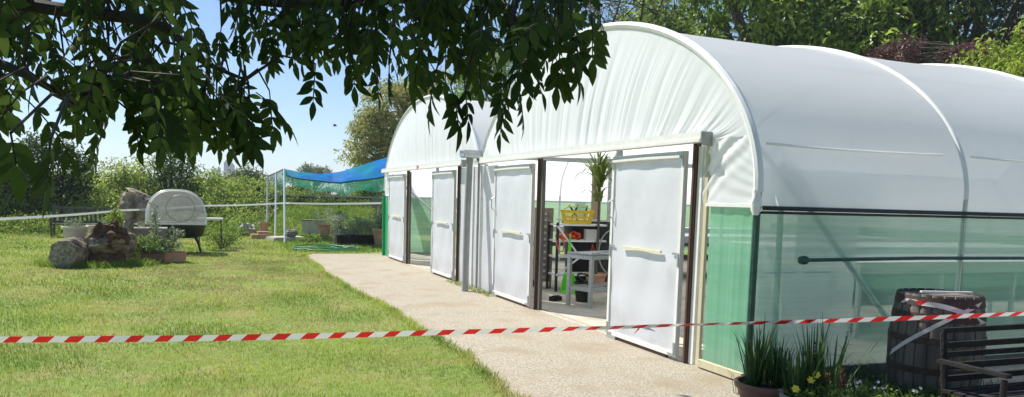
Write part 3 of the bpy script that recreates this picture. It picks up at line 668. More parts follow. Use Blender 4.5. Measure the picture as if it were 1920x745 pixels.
sp_ = empty('spiky_plant', (6.45, 12.02, 0), 'tall pot plant with long drooping strap leaves inside the doorway', 'plant')
mb = MB(); mb.lathe([(.13, 0), (.18, .3), (.2, .3), (.2, .34), (.17, .34), (.16, .28)], 20); mb.build('pot', m_terra, sp_)
mb = MB(); mb.tube([(0, 0, .25), (.03, .02, 1.1), (0, 0, 1.95)], [.03, .025, .02], 8); mb.build('stem', m_bark, sp_)
for z, n, l in ((2.0, 46, .8), (1.85, 34, .8), (1.6, 20, .5)): blade_plant('leaves', (0, 0, z), n, l, .04, material('strap_leaf', (.12, .19, .035), (.30, .36, .10), scale=3, rough=.5, trans=.35, tint=True), None, None, spread=.5, droop=2.0, parent=sp_)

# ------------------------------------------------------------------ barrel, front right
BX, BY, BR = 5.75, 4.62, .355
ba = empty('barrel', (BX, BY, 0), 'weathered oak barrel with rusty hoops standing beside the green side wall', 'barrel')
def brad(z): return BR*(.90+.13*math.sin(math.pi*min(1, max(0, z/.92))))
mb = MB(); ns = 24
for k in range(ns):
    a0, a1 = 2*math.pi*(k+.04)/ns, 2*math.pi*(k+.96)/ns; jr = random.uniform(-.003, .003)
    P = [[((brad(z)+jr-(.010 if e in (0, 4) else 0))*math.cos(a0+(a1-a0)*e/4), (brad(z)+jr-(.010 if e in (0, 4) else 0))*math.sin(a0+(a1-a0)*e/4), z) for e in range(5)] for z in np.linspace(0, .92, 12)]
    mb.grid([[p for p in row] for row in P])
mb.lathe([(brad(z)-.02, z) for z in np.linspace(0, .9, 10)], 24)
mb.build('staves', m_barrel, ba)
for z, h in ((.865, .075), (.74, .06), (.55, .055), (.30, .055), (.06, .07)):
    mb = MB(); mb.lathe([(brad(z-h/2)+.001, z-h/2), (brad(z-h/2)+.006, z-h/2), (brad(z+h/2)+.006, z+h/2), (brad(z+h/2)+.001, z+h/2)], 40, cap=False); mb.build('hoop', m_iron, ba)
mb = MB(); mb.lathe([(.0, .86), (brad(.9)-.035, .86), (brad(.9)-.03, .885), (.0, .885)], 30, cap=False); mb.build('lid', m_grwood, ba)
mb = MB(); mb.lathe([(.03, 0), (.03, .02), (.018, .02), (.018, .0)], 12); h_ = mb.build('bung', m_black, ba); h_.location = (-.28, -.325, .46); h_.rotation_euler = (R(90), 0, R(-40))
mb = MB(); mb.bar((-.16, .05, .925), (.22, -.12, .93), .035, .014); tag(mb.build('white_stick', m_twhite, loc=(BX, BY, 0)), 'short white plastic strip lying on top of the barrel', 'strip')

def ribbon(pts, width, mats, period=.19, twist=None, thick=0):
    """red and white tape along pts (list of Vector), twist = function of s"""
    pts = [Vector(p) for p in pts]; mb_ = MB(); acc = 0; rows = []
    n = len(pts)
    for i, p in enumerate(pts):
        d = (pts[min(i+1, n-1)]-pts[max(i-1, 0)]).normalized(); u = Vector((0, 0, 1)); u = (u-d*u.dot(d)).normalized(); s_ = d.cross(u)
        a = twist(i/(n-1)) if twist else 0; wv = u*math.cos(a)+s_*math.sin(a)
        if i: acc += (p-pts[i-1]).length
        rows.append((p, wv, acc, d))
    m_ = 4
    for i in range(n-1):
        for j in range(m_):
            q = []
            for (ii, jj) in ((i, j), (i+1, j), (i+1, j+1), (i, j+1)):
                p, wv, ac, d = rows[ii]; v = jj/m_-.5; q.append(p+wv*v*width+d*(v*.05))
            ph = (rows[i][2]/period) % 1
            mb_.add(q, [(0, 1, 2, 3)], 0 if ph < .5 and (period < .6 or (.15 < ph < .3)) else 1, True)
    return mb_
# foreground tape
A_ = Vector((-1.75, 6.05, .62)); Bt = atd(1800, 598, 6.75)
mid_d = [(0, 637, 5.05), (200, 636, 5.15), (400, 634, 5.25), (640, 629, 5.4), (820, 624, 5.55), (1000, 619, 5.7), (1160, 614, 5.9), (1300, 609, 5.98), (1480, 604, 6.02), (1640, 599, 6.03), (1760, 595, 6.0), (1850, 591, 6.05), (2050, 584, 6.4)]
key = [atd(-320, 638, 4.8)]+[atd(*k) for k in mid_d]
def catmull(k, m_=30):
    out = []
    for i in range(len(k)-1):
        p0, p1, p2, p3 = k[max(i-1, 0)], k[i], k[i+1], k[min(i+2, len(k)-1)]
        for j in range(m_):
            t = j/m_; out.append(.5*((2*p1)+(p2-p0)*t+(2*p0-5*p1+4*p2-p3)*t*t+(3*p1-p0-3*p2+p3)*t**3))
    return out+[k[-1]]
tw_ = lambda s: float(np.interp(s, [0, .32, .42, .5, .62, .70, .78, .88, 1], [.1, .2, .45, .75, .85, .75, .55, .45, .6])) + .10*math.sin(s*23) + .06*math.sin(s*61+1)
mb = ribbon(catmull(key, 45), .044, None, twist=tw_)
tg_ = atd(1200, 613, 5.95)
for s, l, dx in ((-1, .07, -.02), (1, .17, .12)):
    mb.add([tg_, tg_+Vector((dx*.3, 0, -.02)), tg_+Vector((dx+.06*s*.6, .01, -.045-.02*(s < 0))), tg_+Vector((dx*.7, 0, -.01))], [(0, 1, 2, 3)], 0 if s < 0 else 1)
tag(mb.build('barrier_tape', [m_red, m_twhite]), 'long red and white barrier tape stretched across the foreground to the barrel', 'tape')
# strands wound round the barrel
def on_barrel(x, y, ex=.012):
    d = (fw + rt*((x-CX)/F) - up*((y-CY)/F)); o = Vector((0, 0, EYE)); r_ = .366+ex
    a = d.x**2+d.y**2; b = 2*(d.x*(o.x-BX)+d.y*(o.y-BY)); c = (o.x-BX)**2+(o.y-BY)**2-r_**2; q = b*b-4*a*c
    t = (-b-math.sqrt(q))/(2*a) if q > 0 else -b/(2*a)
    p = o+d*t; k = (brad(p.z)+ex)/r_; return Vector((BX+(p.x-BX)*k, BY+(p.y-BY)*k, p.z))
for pa, wd, per, lab in (([(1686, 563), (1730, 570), (1772, 577), (1815, 590), (1848, 608)], .04, .62, 'broad crumpled red and white tape round the top of the barrel'),
                    ([(1670, 660), (1700, 640), (1750, 614), (1800, 592), (1847, 573)], .032, .6, 'folded white tape crossing down the front of the barrel')):
    pts = [on_barrel(*p) for p in pa]; mb = ribbon(catmull(pts, 10), wd, None, period=per); tag(mb.build('wrapped_tape', [m_red, m_twhite] if per > .61 else [m_twhite, m_twhite]), lab, 'tape', 'tape strands wound round the barrel')

# ------------------------------------------------------------------ garden bench bottom right
gb = empty('garden_bench', (4.6, 3.63, 0), 'dark weathered wooden garden bench in front of the barrel', 'bench')
Lb = 1.7
for z, h in ((.80, .035), (.70, .04), (.635, .035), (.555, .045), (.47, .04)):
    mb = MB(); mb.bar((0.02, .02+.05*(z-.45), z), (Lb, .02+.05*(z-.45), z), .022, h); mb.build('back_slat', m_dkwood, gb)
for x in (-.02+.06, Lb-.02):
    mb = MB(); mb.tube([(x, .0, 0), (x, 0, .4), (x, .045, .78)], .022, 8); mb.build('back_post', m_dkwood, gb)
    mb = MB(); mb.tube([(x-.05, -.44, 0), (x-.05, -.44, .57)], .02, 8); mb.build('front_leg', m_dkwood, gb)
    mb = MB(); mb.bar((x-.05, .02, .60), (x-.05, -.47, .60), .045, .025); mb.build('armrest', m_dkwood, gb)
for i in range(5):
    mb = MB(); mb.bar((0, -.40+.09*i, .40), (Lb, -.40+.09*i, .40), .07, .02); mb.build('seat_slat', m_dkwood, gb)

# ------------------------------------------------------------------ front pots
def pot(name, loc, r, h, mat, label, cat='pot', group=None, earth=True, jitter=0):
    o = empty(name, loc, label, cat, group)
    mb = MB(); mb.lathe([(r*.68, 0), (r*.92, h*.82), (r*.93, h*.84), (r*1.03, h*.85), (r*1.05, h*.98), (r*1.02, h), (r*.93, h), (r*.9, h*.9), (r*.86, h*.7)], 32, cap=False); mb.build('pot_body', mat, o)
    if earth: mb = MB(); mb.lathe([(0.001, h*.9), (r*.5, h*.91), (r*.9, h*.88)], 20, cap=False, jit=.03); mb.build('earth', m_earth, o)
    return o
p1 = pot('flower_pot', (3.98, 4.60, 0), .235, .27, m_terrad, 'wide purple brown pot of tall grassy leaves, nearest the green mesh', 'flower pot', 'front pots')
for dx, dy, n, l in ((-.08, .05, 85, .52), (.05, -.02, 40, .42), (.13, .03, 50, .35), (.0, .1, 30, .44)): blade_plant('leaves', (dx, dy, .24), n, l, .011, m_leafI, None, None, spread=.22, droop=.28, parent=p1)
blade_plant('fine_leaves', (0.05, 0, .24), 60, .38, .006, m_leafI, None, None, spread=.6, droop=.8, parent=p1)
p2 = pot('flower_pot', (4.03, 4.18, 0), .22, .27, m_gpot, 'grey stone coloured pot with yellow flowers and sword shaped leaves', 'flower pot', 'front pots')
for dx, dy, n, l in ((.1, .10, 36, .56), (.2, .04, 22, .58), (-.04, .14, 40, .38)): blade_plant('leaves', (dx, dy, .24), n, l, .018, m_leafI, None, None, spread=.24, droop=.18, parent=p2)
foliage('low_leaves', np.array([[x, y, .29+.03*math.sin(x*9)] for x, y in rng.uniform(-.16, .16, (18, 2))]), np.full(18, .06), 40, .03, m_leafC, p2)
def flowers(parent, pts, r, mat, name='flower'):
    for p in pts:
        V = []; T = []; c = Vector(p)
        nrmv = Vector((-.4+random.uniform(-.3, .3), -.8, .5)).normalized(); a = nrmv.orthogonal().normalized(); b = nrmv.cross(a)
        mb_ = MB()
        for k in range(6):
            th = k*math.pi/3; d = a*math.cos(th)+b*math.sin(th); e = nrmv.cross(d)
            mb_.add([c, c+d*r*.6+e*r*.4+nrmv*r*.15, c+d*r+nrmv*.3*r, c+d*r*.6-e*r*.4+nrmv*r*.15], [(0, 1, 2, 3)])
        mb_.build(name, mat, parent)
flowers(p2, [(.0, -.02, .42), (-.03, .0, .38), (-.18, -.02, .33)], .030, m_petaly)
mb = MB(); 
for (x, y, z) in ((-.02, -.02, .5), (-.05, .0, .44), (.02, -.08, .35)): mb.tube([(x*.4, y*.4, .24), (x, y+.01, z)], .003, 5)
mb.build('stalks', m_leafI, p2)
mb = MB(); mb.tube([(.06, .05, .24), (.05, .06, .5), (.03, .06, .63)], [.004, .003, .002], 5)
for z in np.linspace(.42, .63, 8): mb.tube([(.045, .06, z), (.045+random.uniform(-.02, .02), .05, z+.012)], [.005, .007], 5)
mb.build('seed_spike', m_twig, p2)
# low bed in front of the barrel
bed = []
cc = np.stack([rng.uniform(4.25, 5.5, 90), rng.uniform(3.75, 4.75, 90), np.zeros(90)], 1); k = (cc[:, 1] < 4.95-.42*(cc[:, 0]-4.2)+.3); cc = cc[k]; cc[:, 2] = rng.uniform(.03, .13, len(cc))
bp = foliage('bed_plants', cc, np.full(len(cc), .10), 90, .05, m_leafC, None, tintr=(.0, .7)); tag(bp, 'low green ground cover between the front pots and the barrel', 'ground cover', kind='stuff')
X, Y = scatter(5200, 4.15, 6.3, 3.6, 5.25, lambda X, Y: ((X-BX)**2+(Y-BY)**2 > .17))
blades('bed_grass', X, Y, X*0+.02, rng.uniform(.08, .26, len(X)), np.full(len(X), .006), m_leafI, 'dark unmown grass round the foot of the barrel', lean=.6)
hv = empty('purple_plant', (4.62, 4.72, 0), 'low purple leaved plant behind the grey pot', 'plant')
foliage('leaves', np.stack([rng.uniform(-.16, .16, 20), rng.uniform(-.1, .1, 20), rng.uniform(.08, .25, 20)], 1), np.full(20, .07), 45, .05, material('heuchera_leaf', (.10, .03, .03), (.22, .08, .06), scale=3, rough=.5, trans=.3, tint=True), hv)
mb = MB(); mb.tube([(0, 0, 0), (.03, 0, .15)], .008, 5); mb.build('stem', m_twig, hv)
for i, (x, y, lab) in enumerate(((4.80, 4.55, 'small white flower cluster in the bed behind the purple plant'), (4.98, 4.50, 'lilac white flower cluster in the bed left of the barrel'), (5.1, 4.22, 'white flower cluster at the foot of the barrel'))):
    o = empty('flowering_plant', (x, y, 0), lab, 'flower', 'flower clusters in the bed'); mb = MB(); mb.tube([(0, 0, 0), (.01, 0, .2)], .006, 5); mb.build('stem', m_leafI, o)
    flowers(o, [(random.uniform(-.05, .05), random.uniform(-.04, .04), .20+random.uniform(-.03, .04)) for _ in range(3)], .014, m_petalb if i == 1 else m_petal)
tw = empty('dry_stem', (5.02, 4.95, 0), 'tall thin dry seed stem left of the barrel', 'plant'); mb = MB()
mb.tube([(0, 0, 0), (.03, 0, .3), (.10, 0, .62)], [.005, .004, .002], 5)
for z in np.linspace(.15, .55, 9): s = random.choice((-1, 1)); mb.tube([(.03*z*4, 0, z), (.03*z*4+s*random.uniform(.05, .13), random.uniform(-.04, .04), z+random.uniform(-.01, .07))], [.003, .001], 4)
mb.build('stalk', m_twig, tw); foliage('seed_heads', np.array([[.1, 0, .6], [.04, 0, .4], [.09, 0, .5]]), np.full(3, .03), 10, .015, m_leafI, tw)

# ------------------------------------------------------------------ left: planter with dome, logs, stump, pots
def rough_lump(mb_, prof, axis_pts, n=20, amp=.12, seed=0):
    """irregular log along axis_pts with radii prof"""
    rnd = random.Random(seed); ph = [rnd.uniform(0, 6.28) for _ in range(8)]
    pts = [Vector(p) for p in axis_pts]; n *= 2; K0 = len(pts); KK = (K0-1)*4+1
    fi = lambda s_: (min(int(s_), K0-2), s_-min(int(s_), K0-2))
    q_ = [fi(i/4) for i in range(KK)]; prof = [prof[a]*(1-b)+prof[a+1]*b for a, b in q_]; pts = [pts[a].lerp(pts[a+1], b) for a, b in q_]
    vs = []; fs = []; K = len(pts)
    for i, p in enumerate(pts):
        d = (pts[min(i+1, K-1)]-pts[max(i-1, 0)]).normalized(); a = Vector((0, 0, 1)); a = (a-d*a.dot(d)).normalized() if abs(d.z) < .95 else Vector((1, 0, 0)); a = (a-d*a.dot(d)).normalized(); b = d.cross(a)
        for k in range(n):
            th = 2*math.pi*k/n; r_ = prof[i]*(1+amp*(math.sin(th*2+ph[0]+i*.1)*.6+math.sin(th*5+ph[1]+i*.22)*.5+math.sin(th*9+ph[2]-i*.3)*.4+rnd.uniform(-.2, .2)))
            vs.append(p+(a*math.cos(th)+b*math.sin(th))*r_)
    for q in range(len(vs)):
        c = pts[q//n]; v_ = vs[q]; rr = (v_-c); nz = mnoise.fractal(v_*5+Vector((seed*3.1, 0, 0)), 1.0, 2.0, 4)+.6*abs(mnoise.noise(v_*13+Vector((0, seed, 0))))
        vs[q] = v_ + rr*nz*amp*1.6
    for i in range(K-1):
        for k in range(n): fs.append((i*n+k, i*n+(k+1) % n, (i+1)*n+(k+1) % n, (i+1)*n+k))
    o0 = len(mb_.v); mb_.add(vs, fs, 0, True)
    for i in (0, K-1):
        c = pts[i]; vv = [c+(Vector(vs[i*n+k])-c) for k in range(n)]; mb_.add(vv+[c+Vector((0, 0, 0))], [(k, (k+1) % n, n) for k in range(n)], 1, False)
    return mb_
lg = empty('log', (-2.45, 17.75, 0), 'cut grey log with a flat sawn end lying on the lawn, leftmost of the pile', 'log', 'old logs on the lawn')
mb = MB(); rough_lump(mb, [.27, .30, .30, .29, .28, .26, .2], [(-.10+.05*i, -.45+.15*i, .27) for i in range(7)], 26, .055, 1); mb.build('log_body', [m_logs, m_logend], lg)
mb = MB(); rough_lump(mb, [.12, .2, .2, .18, .1], [(-.35+.2*i, .03*i, .16) for i in range(5)], 16, .2, 41); tag(mb.build('gap_shade', [m_rot, m_rot], loc=(-1.95, 17.75, 0)), 'dark lump added as the shade in the gap between the two logs', 'shade lump')  # dark lump paints the shade under and between the logs
lg2 = empty('log', (-1.78, 18.0, 0), 'hollow broken log with dark rotten red brown heart, resting on the pile', 'log', 'old logs on the lawn')
mb = MB(); rough_lump(mb, [.20, .26, .30, .32, .31, .28, .2], [(-.36+.12*i, -.28+.09*i, .36+.02*i) for i in range(7)], 26, .16, 3); mb.build('log_body', [m_logs, m_logend], lg2)
mb = MB(); rough_lump(mb, [.10, .24, .30, .31, .27, .14], [(-.34+.13*i, -.22+.05*i, .52+.06*math.sin(i*.9)) for i in range(6)], 22, .28, 5); mb.build('rotten_heart', [m_rot, m_rot], lg2)
mb = MB(); rough_lump(mb, [.05, .12, .13, .12, .06], [(-.35+.16*i, -.42+.03*i, .40+.03*i) for i in range(5)], 14, .2, 6); mb.build('broken_shell', [m_logs, m_logend], lg2)
# stump with roots
st = empty('root_stump', (-1.62, 24.2, 0), 'large upright gnarled tree stump behind the domed planter', 'stump')
mb = MB(); rough_lump(mb, [.44, .38, .34, .38, .46, .50, .50, .44, .26], [(0, 0, 0), (.02, 0, .25), (.02, 0, .5), (.0, 0, .72), (-.02, 0, .92), (-.03, 0, 1.08), (-.02, 0, 1.25), (0, 0, 1.4), (.05, 0, 1.5)], 30, .12, 11)
mb.build('stump_body', [m_stump, m_stump], st)
for i, (dx, dy, z) in enumerate(((-.5, -.3, .35), (-.35, -.45, .6), (.5, -.3, .3), (.1, -.55, .2))):
    mb = MB(); rough_lump(mb, [.16, .13, .09], [(dx*.4, dy*.4, z+.1), (dx*.75, dy*.75, z), (dx*1.1, dy*1.1, max(.05, z-.25))], 12, .25, 20+i); mb.build('root', [m_stump, m_stump], st)
# planter with dome
pl = empty('domed_planter', (-.60, 21.6, 0), 'black raised planter trough on legs under a white mesh dome cover', 'planter')
W, D_ = .74, .50
mb = MB(); ra, rb = [], []
prof = [(.50, .38, .30), (.60, .42, .36), (.65, .54, .44), (.68, .66, .47), (.70, .72, .49), (.70, .735, .49)]
rows = []
for hw, z, hd in prof:
    rows.append([(hw*math.cos(t)*(1 if abs(math.cos(t)) < .7 else 1), hd*math.sin(t), z) for t in np.linspace(0, 2*math.pi, 33)])
mb.grid(rows); mb.add([p for p in rows[0][:-1]], [tuple(range(32))[::-1]]); mb.build('trough', m_black, pl)
mb = MB(); mb.add([(r_[0]*.97, r_[1]*.97, .70) for r_ in rows[-1][:-1]], [tuple(range(32))]); mb.build('earth', m_earth, pl)
def domeP(u, v):   # u 0..1 across (x), v 0..1 front to back
    t = math.pi*u; cx_ = -math.copysign(abs(math.cos(t))**.8, math.cos(t))*.70; cz = abs(math.sin(t))**.72*.86
    k = math.sin(math.pi*min(max(v, 0), 1))**.0 if 0 < v < 1 else 1
    return (cx_, (v-.5)*.96, .74+cz)
rows = [[domeP(i/32, v) for i in range(33)] for v in np.linspace(0, 1, 9)]
for j, s in ((0, .96), (8, .96)): rows[j] = [(p[0]*s, p[1]+(.03 if j == 0 else -.03), .74+(p[2]-.74)*s) for p in rows[j]]
mb = MB(); mb.grid(rows)
mb.build('dome_cover', m_dome, pl)
m_dwin = material('dome_window', (.44, .44, .43), (.34, .34, .33), scale=5, rough=.5, trans=.35, transp=.42)
for yy in (rows[0], rows[8]):
    mb = MB(); mb.grid([[(p[0]*k, p[1]+(-.05 if yy is rows[0] else .05)*(1-k)**1, .74+(p[2]-.74)*k) for p in yy] for k in (1, .75, .5, .25, .02)]); mb.build('end_panel', m_dwin, pl)
for v in (0.01, .35, .67, .99):
    mb = MB(); mb.tube([(p[0]*1.005, p[1], p[2]+.004) for p in [domeP(i/32, v) for i in range(33)]], .012, 6); mb.build('dome_rib', m_hoop, pl)
mb = MB(); mb.tube([(.33*math.cos(t)+.1, -.53, 1.14+.33*math.sin(t)) for t in np.linspace(0, 2*math.pi, 33)], .011, 5); mb.build('zip_ring', m_pipe, pl)
mb = MB(); 
mb.tube([(-.71, -.50, .745), (.71, -.50, .745), (.71, .50, .745), (-.71, .50, .745), (-.71, -.50, .745)], .022, 6); mb.build('rim', m_hoop, pl)
for sx in (-1, 1):
    for sy in (-1, 1):
        mb = MB(); mb.tube([(sx*.42, sy*.22, .42), (sx*.5, sy*.28, .25), (sx*.56, sy*.34, 0)], [.035, .028, .022], 8); mb.build('leg', m_black, pl)
mb = MB(); mb.bar((-.5, 0, .4), (.5, 0, .4), .04, .04); mb.build('stretcher', m_black, pl)
tb2 = empty('side_table', (.20, 22.6, 0), 'small white topped table half hidden behind the domed planter', 'table')
mb = MB(); mb.box((0, 0, .84), (.66, .45, .05)); mb.build('table_top', m_white, tb2)
for sx in (-1, 1):
    for sy in (-1, 1): mb = MB(); mb.box((sx*.28, sy*.17, .407), (.03, .03, .814)); mb.build('leg', m_gpost, tb2)
# pots on and around the logs
def small_leafy(name, parent, n, s, z, mat, ls=.06, nper=30, fl=.6):
    cc_ = nrm(rng.normal(size=(n, 3)))*np.array([s, s, s*fl])+np.array([0, 0, z]); return foliage(name, cc_, np.full(n, s*.45), nper, ls, mat, parent)
o = pot('flower_pot', (-2.47, 18.35, .36), .24, .42, m_cream, 'cream pot with small green plants standing on the logs, left one', 'flower pot', 'cream pots on the logs'); small_leafy('plant', o, 14, .16, .45, m_leafG, .05)
mb = MB(); mb.box((0, 0, .17), (.5, .4, .34)); mb.box((.02, 0, .35), (.44, .36, .02)); tag(mb.build('stone_block', m_stone, loc=(-2.47, 18.4, 0)), 'low stone block carrying the left cream pot', 'stone')
o = pot('flower_pot', (-2.15, 19.4, .35), .24, .42, m_cream, 'cream pot half hidden behind the broken log, right one', 'flower pot', 'cream pots on the logs'); small_leafy('plant', o, 10, .14, .45, m_leafG, .05)
mb = MB(); mb.box((0, 0, .17), (.5, .4, .34)); mb.box((.02, 0, .35), (.44, .36, .02)); tag(mb.build('stone_block', m_stone, loc=(-2.15, 19.4, 0)), 'low stone block carrying the right cream pot', 'stone')
def shrub(name, loc, rad, h, n, nper, ls, mat, label, cat='shrub', group=None, tintr=(.2, .8), upright=False, cr=None):
    o = empty(name, loc, label, cat, group); mb_ = MB()
    cc_ = nrm(rng.normal(size=(n, 3)))*(rng.random((n, 1))**.4)*np.array([rad, rad*.8, h*.48])+np.array([0, 0, h*.5]); cc_[:, 2] = np.maximum(cc_[:, 2], .04)
    for c in cc_[:max(6, n//4)]: mb_.tube([(c[0]*.15, c[1]*.15, 0), (c[0]*.6, c[1]*.6, c[2]*.6), tuple(c)], [.012*h+.004, .009*h+.003, .003*h+.001], 5)
    mb_.build('stems', m_twig, o); foliage('leaves', cc_, np.full(n, cr or rad*.32), nper, ls, mat, o, tintr=tintr); return o
shrub('leafy_shrub', (-1.75, 18.9, 0), .22, 1.15, 34, 26, .08, m_leafL, 'bright lime leaved upright plant behind the rotten log', 'plant', 'plants round the logs')
shrub('leafy_shrub', (-1.10, 18.6, 0), .40, .62, 60, 34, .07, m_leafC, 'mid green bushy plant between the log and the trough', 'plant', 'plants round the logs')
shrub('leafy_shrub', (-1.5, 20.4, 0), .42, .45, 34, 34, .08, m_leafA, 'pale green bushy plant in front of the gnarled stump', 'plant', 'plants round the logs')
shrub('leafy_shrub', (.55, 23.2, 0), .5, .6, 40, 34, .07, m_leafC, 'green weeds beside the small white topped table', 'plant', 'plants round the logs')
o = empty('grey_urn', (-1.12, 19.9, 0), 'tall grey green square planter below the dome', 'planter'); mb = MB(); mb.box((0, 0, .33), (.52, .52, .66), taper=1.25); mb.box((0, 0, .68), (.70, .70, .05)); mb.build('urn_body', m_gpot, o); small_leafy('plant', o, 10, .22, .72, m_leafG, .07)
for i, (x, y, r_) in enumerate(((-1.0, 18.35, 0), (-.60, 18.7, .35))):
    o = empty('plant_trough', (x, y, 0), ('dark red clay trough with white flowers, in front of the domed planter', 'terracotta trough with tall silvery stems under the dome')[i], 'planter', 'clay troughs on the lawn', rz=r_)
    mb = MB(); mb.box((0, 0, .11), (.44, .2, .22), taper=1.12); mb.build('trough_body', m_terra if i else m_terrad, o)
    mb = MB(); mb.box((0, 0, .225), (.46, .2, .012)); mb.build('earth', m_earth, o)
    if i: 
        for k in range(9): blade = None
        cc_ = np.array([[rng.uniform(-.18, .18), rng.uniform(-.05, .05), z] for z in np.linspace(.25, .72, 30)]); foliage('plant', cc_, np.full(30, .06), 16, .07, m_leafG, o)
    else:
        cc_ = np.array([[rng.uniform(-.18, .18), rng.uniform(-.06, .06), rng.uniform(.24, .36)] for _ in range(16)]); foliage('plant', cc_, np.full(16, .06), 20, .05, m_leafC, o)
        flowers(o, [(random.uniform(-.2, .2), -.08, .3+random.uniform(0, .08)) for _ in range(5)], .025, m_petal)
o = empty('tall_weed', (-.98, 19.0, 0), 'single tall leafy spike in front of the white dome', 'plant')
mb = MB(); mb.tube([(0, 0, 0), (.02, 0, .6), (0, 0, 1.28)], [.012, .009, .004], 5); mb.build('stem', m_leafI, o)
foliage('leaves', np.array([[.0, 0, z] for z in np.linspace(.25, 1.25, 16)]), np.linspace(.12, .04, 16), 9, .12, m_leafG, o, aspect=.3)
# slatted bench and fence at the back left
bn = empty('slatted_bench', (-4.45, 28.4, 0), 'grey weathered bench with upright slatted back at the hedge', 'bench')
mb = MB(); mb.bar((0, 0, .93), (1.6, 0, .93), .05, .06); mb.build('top_rail', m_grwood, bn)
mb = MB(); mb.bar((0, 0, .48), (1.6, 0, .48), .05, .06); mb.build('lower_rail', m_grwood, bn)
for i in range(13):
    mb = MB(); mb.box((.08+i*.128, 0, .705), (.06, .02, .39)); mb.build('back_slat', m_grwood, bn)
mb = MB(); mb.box((.8, -.28, .42), (1.6, .5, .04)); mb.build('seat', m_grwood, bn)
for x in (.04, 1.56):
    mb = MB(); mb.box((x, 0, .5), (.06, .06, 1.0)); mb.build('leg', m_grwood, bn); mb = MB(); mb.box((x, -.5, .31), (.06, .06, .62)); mb.build('leg', m_grwood, bn)
    mb = MB(); mb.bar((x, .0, .64), (x, -.55, .64), .06, .03); mb.build('armrest', m_grwood, bn)

# ------------------------------------------------------------------ canopy and the corner behind the path
cp = empty('net_canopy', (2.6, 27.2, 0), 'blue and green shade net canopy on three thin white poles', 'canopy')
def cpart(mb_, name, mat): o_ = mb_.build(name, mat, cp); o_.location = (-2.6, -27.2, 0); return o_
tops = [at(533, 317, 1, 27.3), at(518, 324, 1, 29.0), at(502, 331, 1, 30.9)]
feet = [at(534, 456, 2, 0), at(516, 449, 2, 0), at(500, 441, 2, 0)]
for a_, b_ in zip(feet, tops): mb = MB(); mb.tube([a_, b_], .032, 8); cpart(mb, 'pole', m_hoop)
mb = MB(); mb.tube([tops[0], tops[1], tops[2]], .025, 6); cpart(mb, 'top_bar', m_dark)
def interp(xs, ys, x): return float(np.interp(x, xs, ys))
rows_b, rows_g = [], []
NS = 40
for j in range(13):
    v = j/12; rb_, rg_ = [], []
    for i in range(NS+1):
        s = i/NS; x = 533+(740-533)*s
        yt = interp([533, 560, 600, 640, 680, 740], [317, 323.5, 325.5, 321, 311, 289], x)
        ym = interp([533, 560, 600, 640, 680, 740], [326, 333, 340, 341, 338, 326], x)+2.2*math.sin(s*14+1)*math.sin(math.pi*s)
        yl = interp([533, 560, 600, 640, 680, 740], [338, 352, 360, 362, 361, 352], x)+1.5*math.sin(s*17)
        Yn = 27.3+(20.5-27.3)*s; Ym = Yn+2.2; Yf = Yn+3.4
        pt_ = at(x, yt, 1, Yn); pm = at(x-4*(1-s), ym, 1, Ym); pf = at(x, yl, 1, Yf)
        q = pt_.lerp(pm, v); q.z += .04*math.sin(s*30+v*4)*v*(1-v)*2+.02*math.sin(v*9+s*11); rb_.append(q)
        q = pm.lerp(pf, v); q.z += .05*math.sin(s*22+v*5)*v; rg_.append(q)
    rows_b.append(rb_); rows_g.append(rg_)
mb = MB(); mb.grid(rows_b); cpart(mb, 'blue_net', m_blue)
mb = MB(); mb.grid(rows_g); cpart(mb, 'green_net', m_gnet)
mb = MB(); mb.tube([p+Vector((0, -.03, -.02)) for p in rows_b[-1]], .028, 6); cpart(mb, 'edge_rope', m_gpost)
mb = MB(); mb.grid([[tops[0].lerp(tops[2], k/6) + Vector((0, 0, -.0)) for k in range(7)], [tops[0].lerp(tops[2], k/6) + Vector((.35, -.2, -.42+.1*math.sin(k))) for k in range(7)]]); cpart(mb, 'side_net', m_gnet)
# green streak band on top net
mb = MB(); mb.box((0, 0, .06), (1.1, .9, .12)); mb.box((0.05, 0, .13), (1.0, .8, .02)); tag(mb.build('paving_slab', m_stone, loc=(2.62, 26.8, 0), rz=.2), 'pale paving slab at the foot of the white canopy poles', 'slab')
mb = MB(); rough_lump(mb, [.04, .09, .11, .10, .04], [(-.22+.11*i, 0, .09+.015*i) for i in range(5)], 12, .25, 31); tag(mb.build('dark_stone', [m_gpot, m_gpot], loc=(2.75, 26.6, .13)), 'dark lump of stone lying on the paving slab', 'stone')
o = pot('clay_chimney', (2.02, 28.6, 0), .17, .55, m_terra, 'narrow terracotta pot left of the canopy poles', 'flower pot')
mb = MB(); mb.box((0, 0, .08), (.6, .4, .16)); mb.box((.1, .1, .2), (.35, .3, .1)); tag(mb.build('clay_slab', m_terra, loc=(1.85, 27.9, 0)), 'flat terracotta slab at the foot of the narrow clay pot', 'slab')
mb = MB(); rough_lump(mb, [.1, .25, .28, .2, .1], [(-.35+.17*i, 0, .2) for i in range(5)], 12, .25, 33); tag(mb.build('pale_rock', [m_stone, m_stone], loc=(1.55, 29.6, 0)), 'pale rock among weeds behind the narrow clay pot', 'rock')
m_boxw = material('pale_green_board', (.40, .40, .30), (.50, .50, .40), scale=6, rough=.8)
bx = empty('storage_box', (4.10, 31.0, 0), 'grey green wooden box with a small hole in its lit end', 'box', rz=R(-22))
mb = MB(); mb.box((0, 0, .27), (.80, .7, .54)); mb.build('box_body', m_boxw, bx); mb = MB(); mb.box((0, 0, .56), (.86, .76, .04)); mb.build('lid', m_grwood, bx)
mb = MB(); mb.lathe([(.05, 0), (.05, .01)], 10); q = mb.build('hole', m_black, bx); q.location = (-.405, -.1, .36); q.rotation_euler = (0, R(-90), 0)
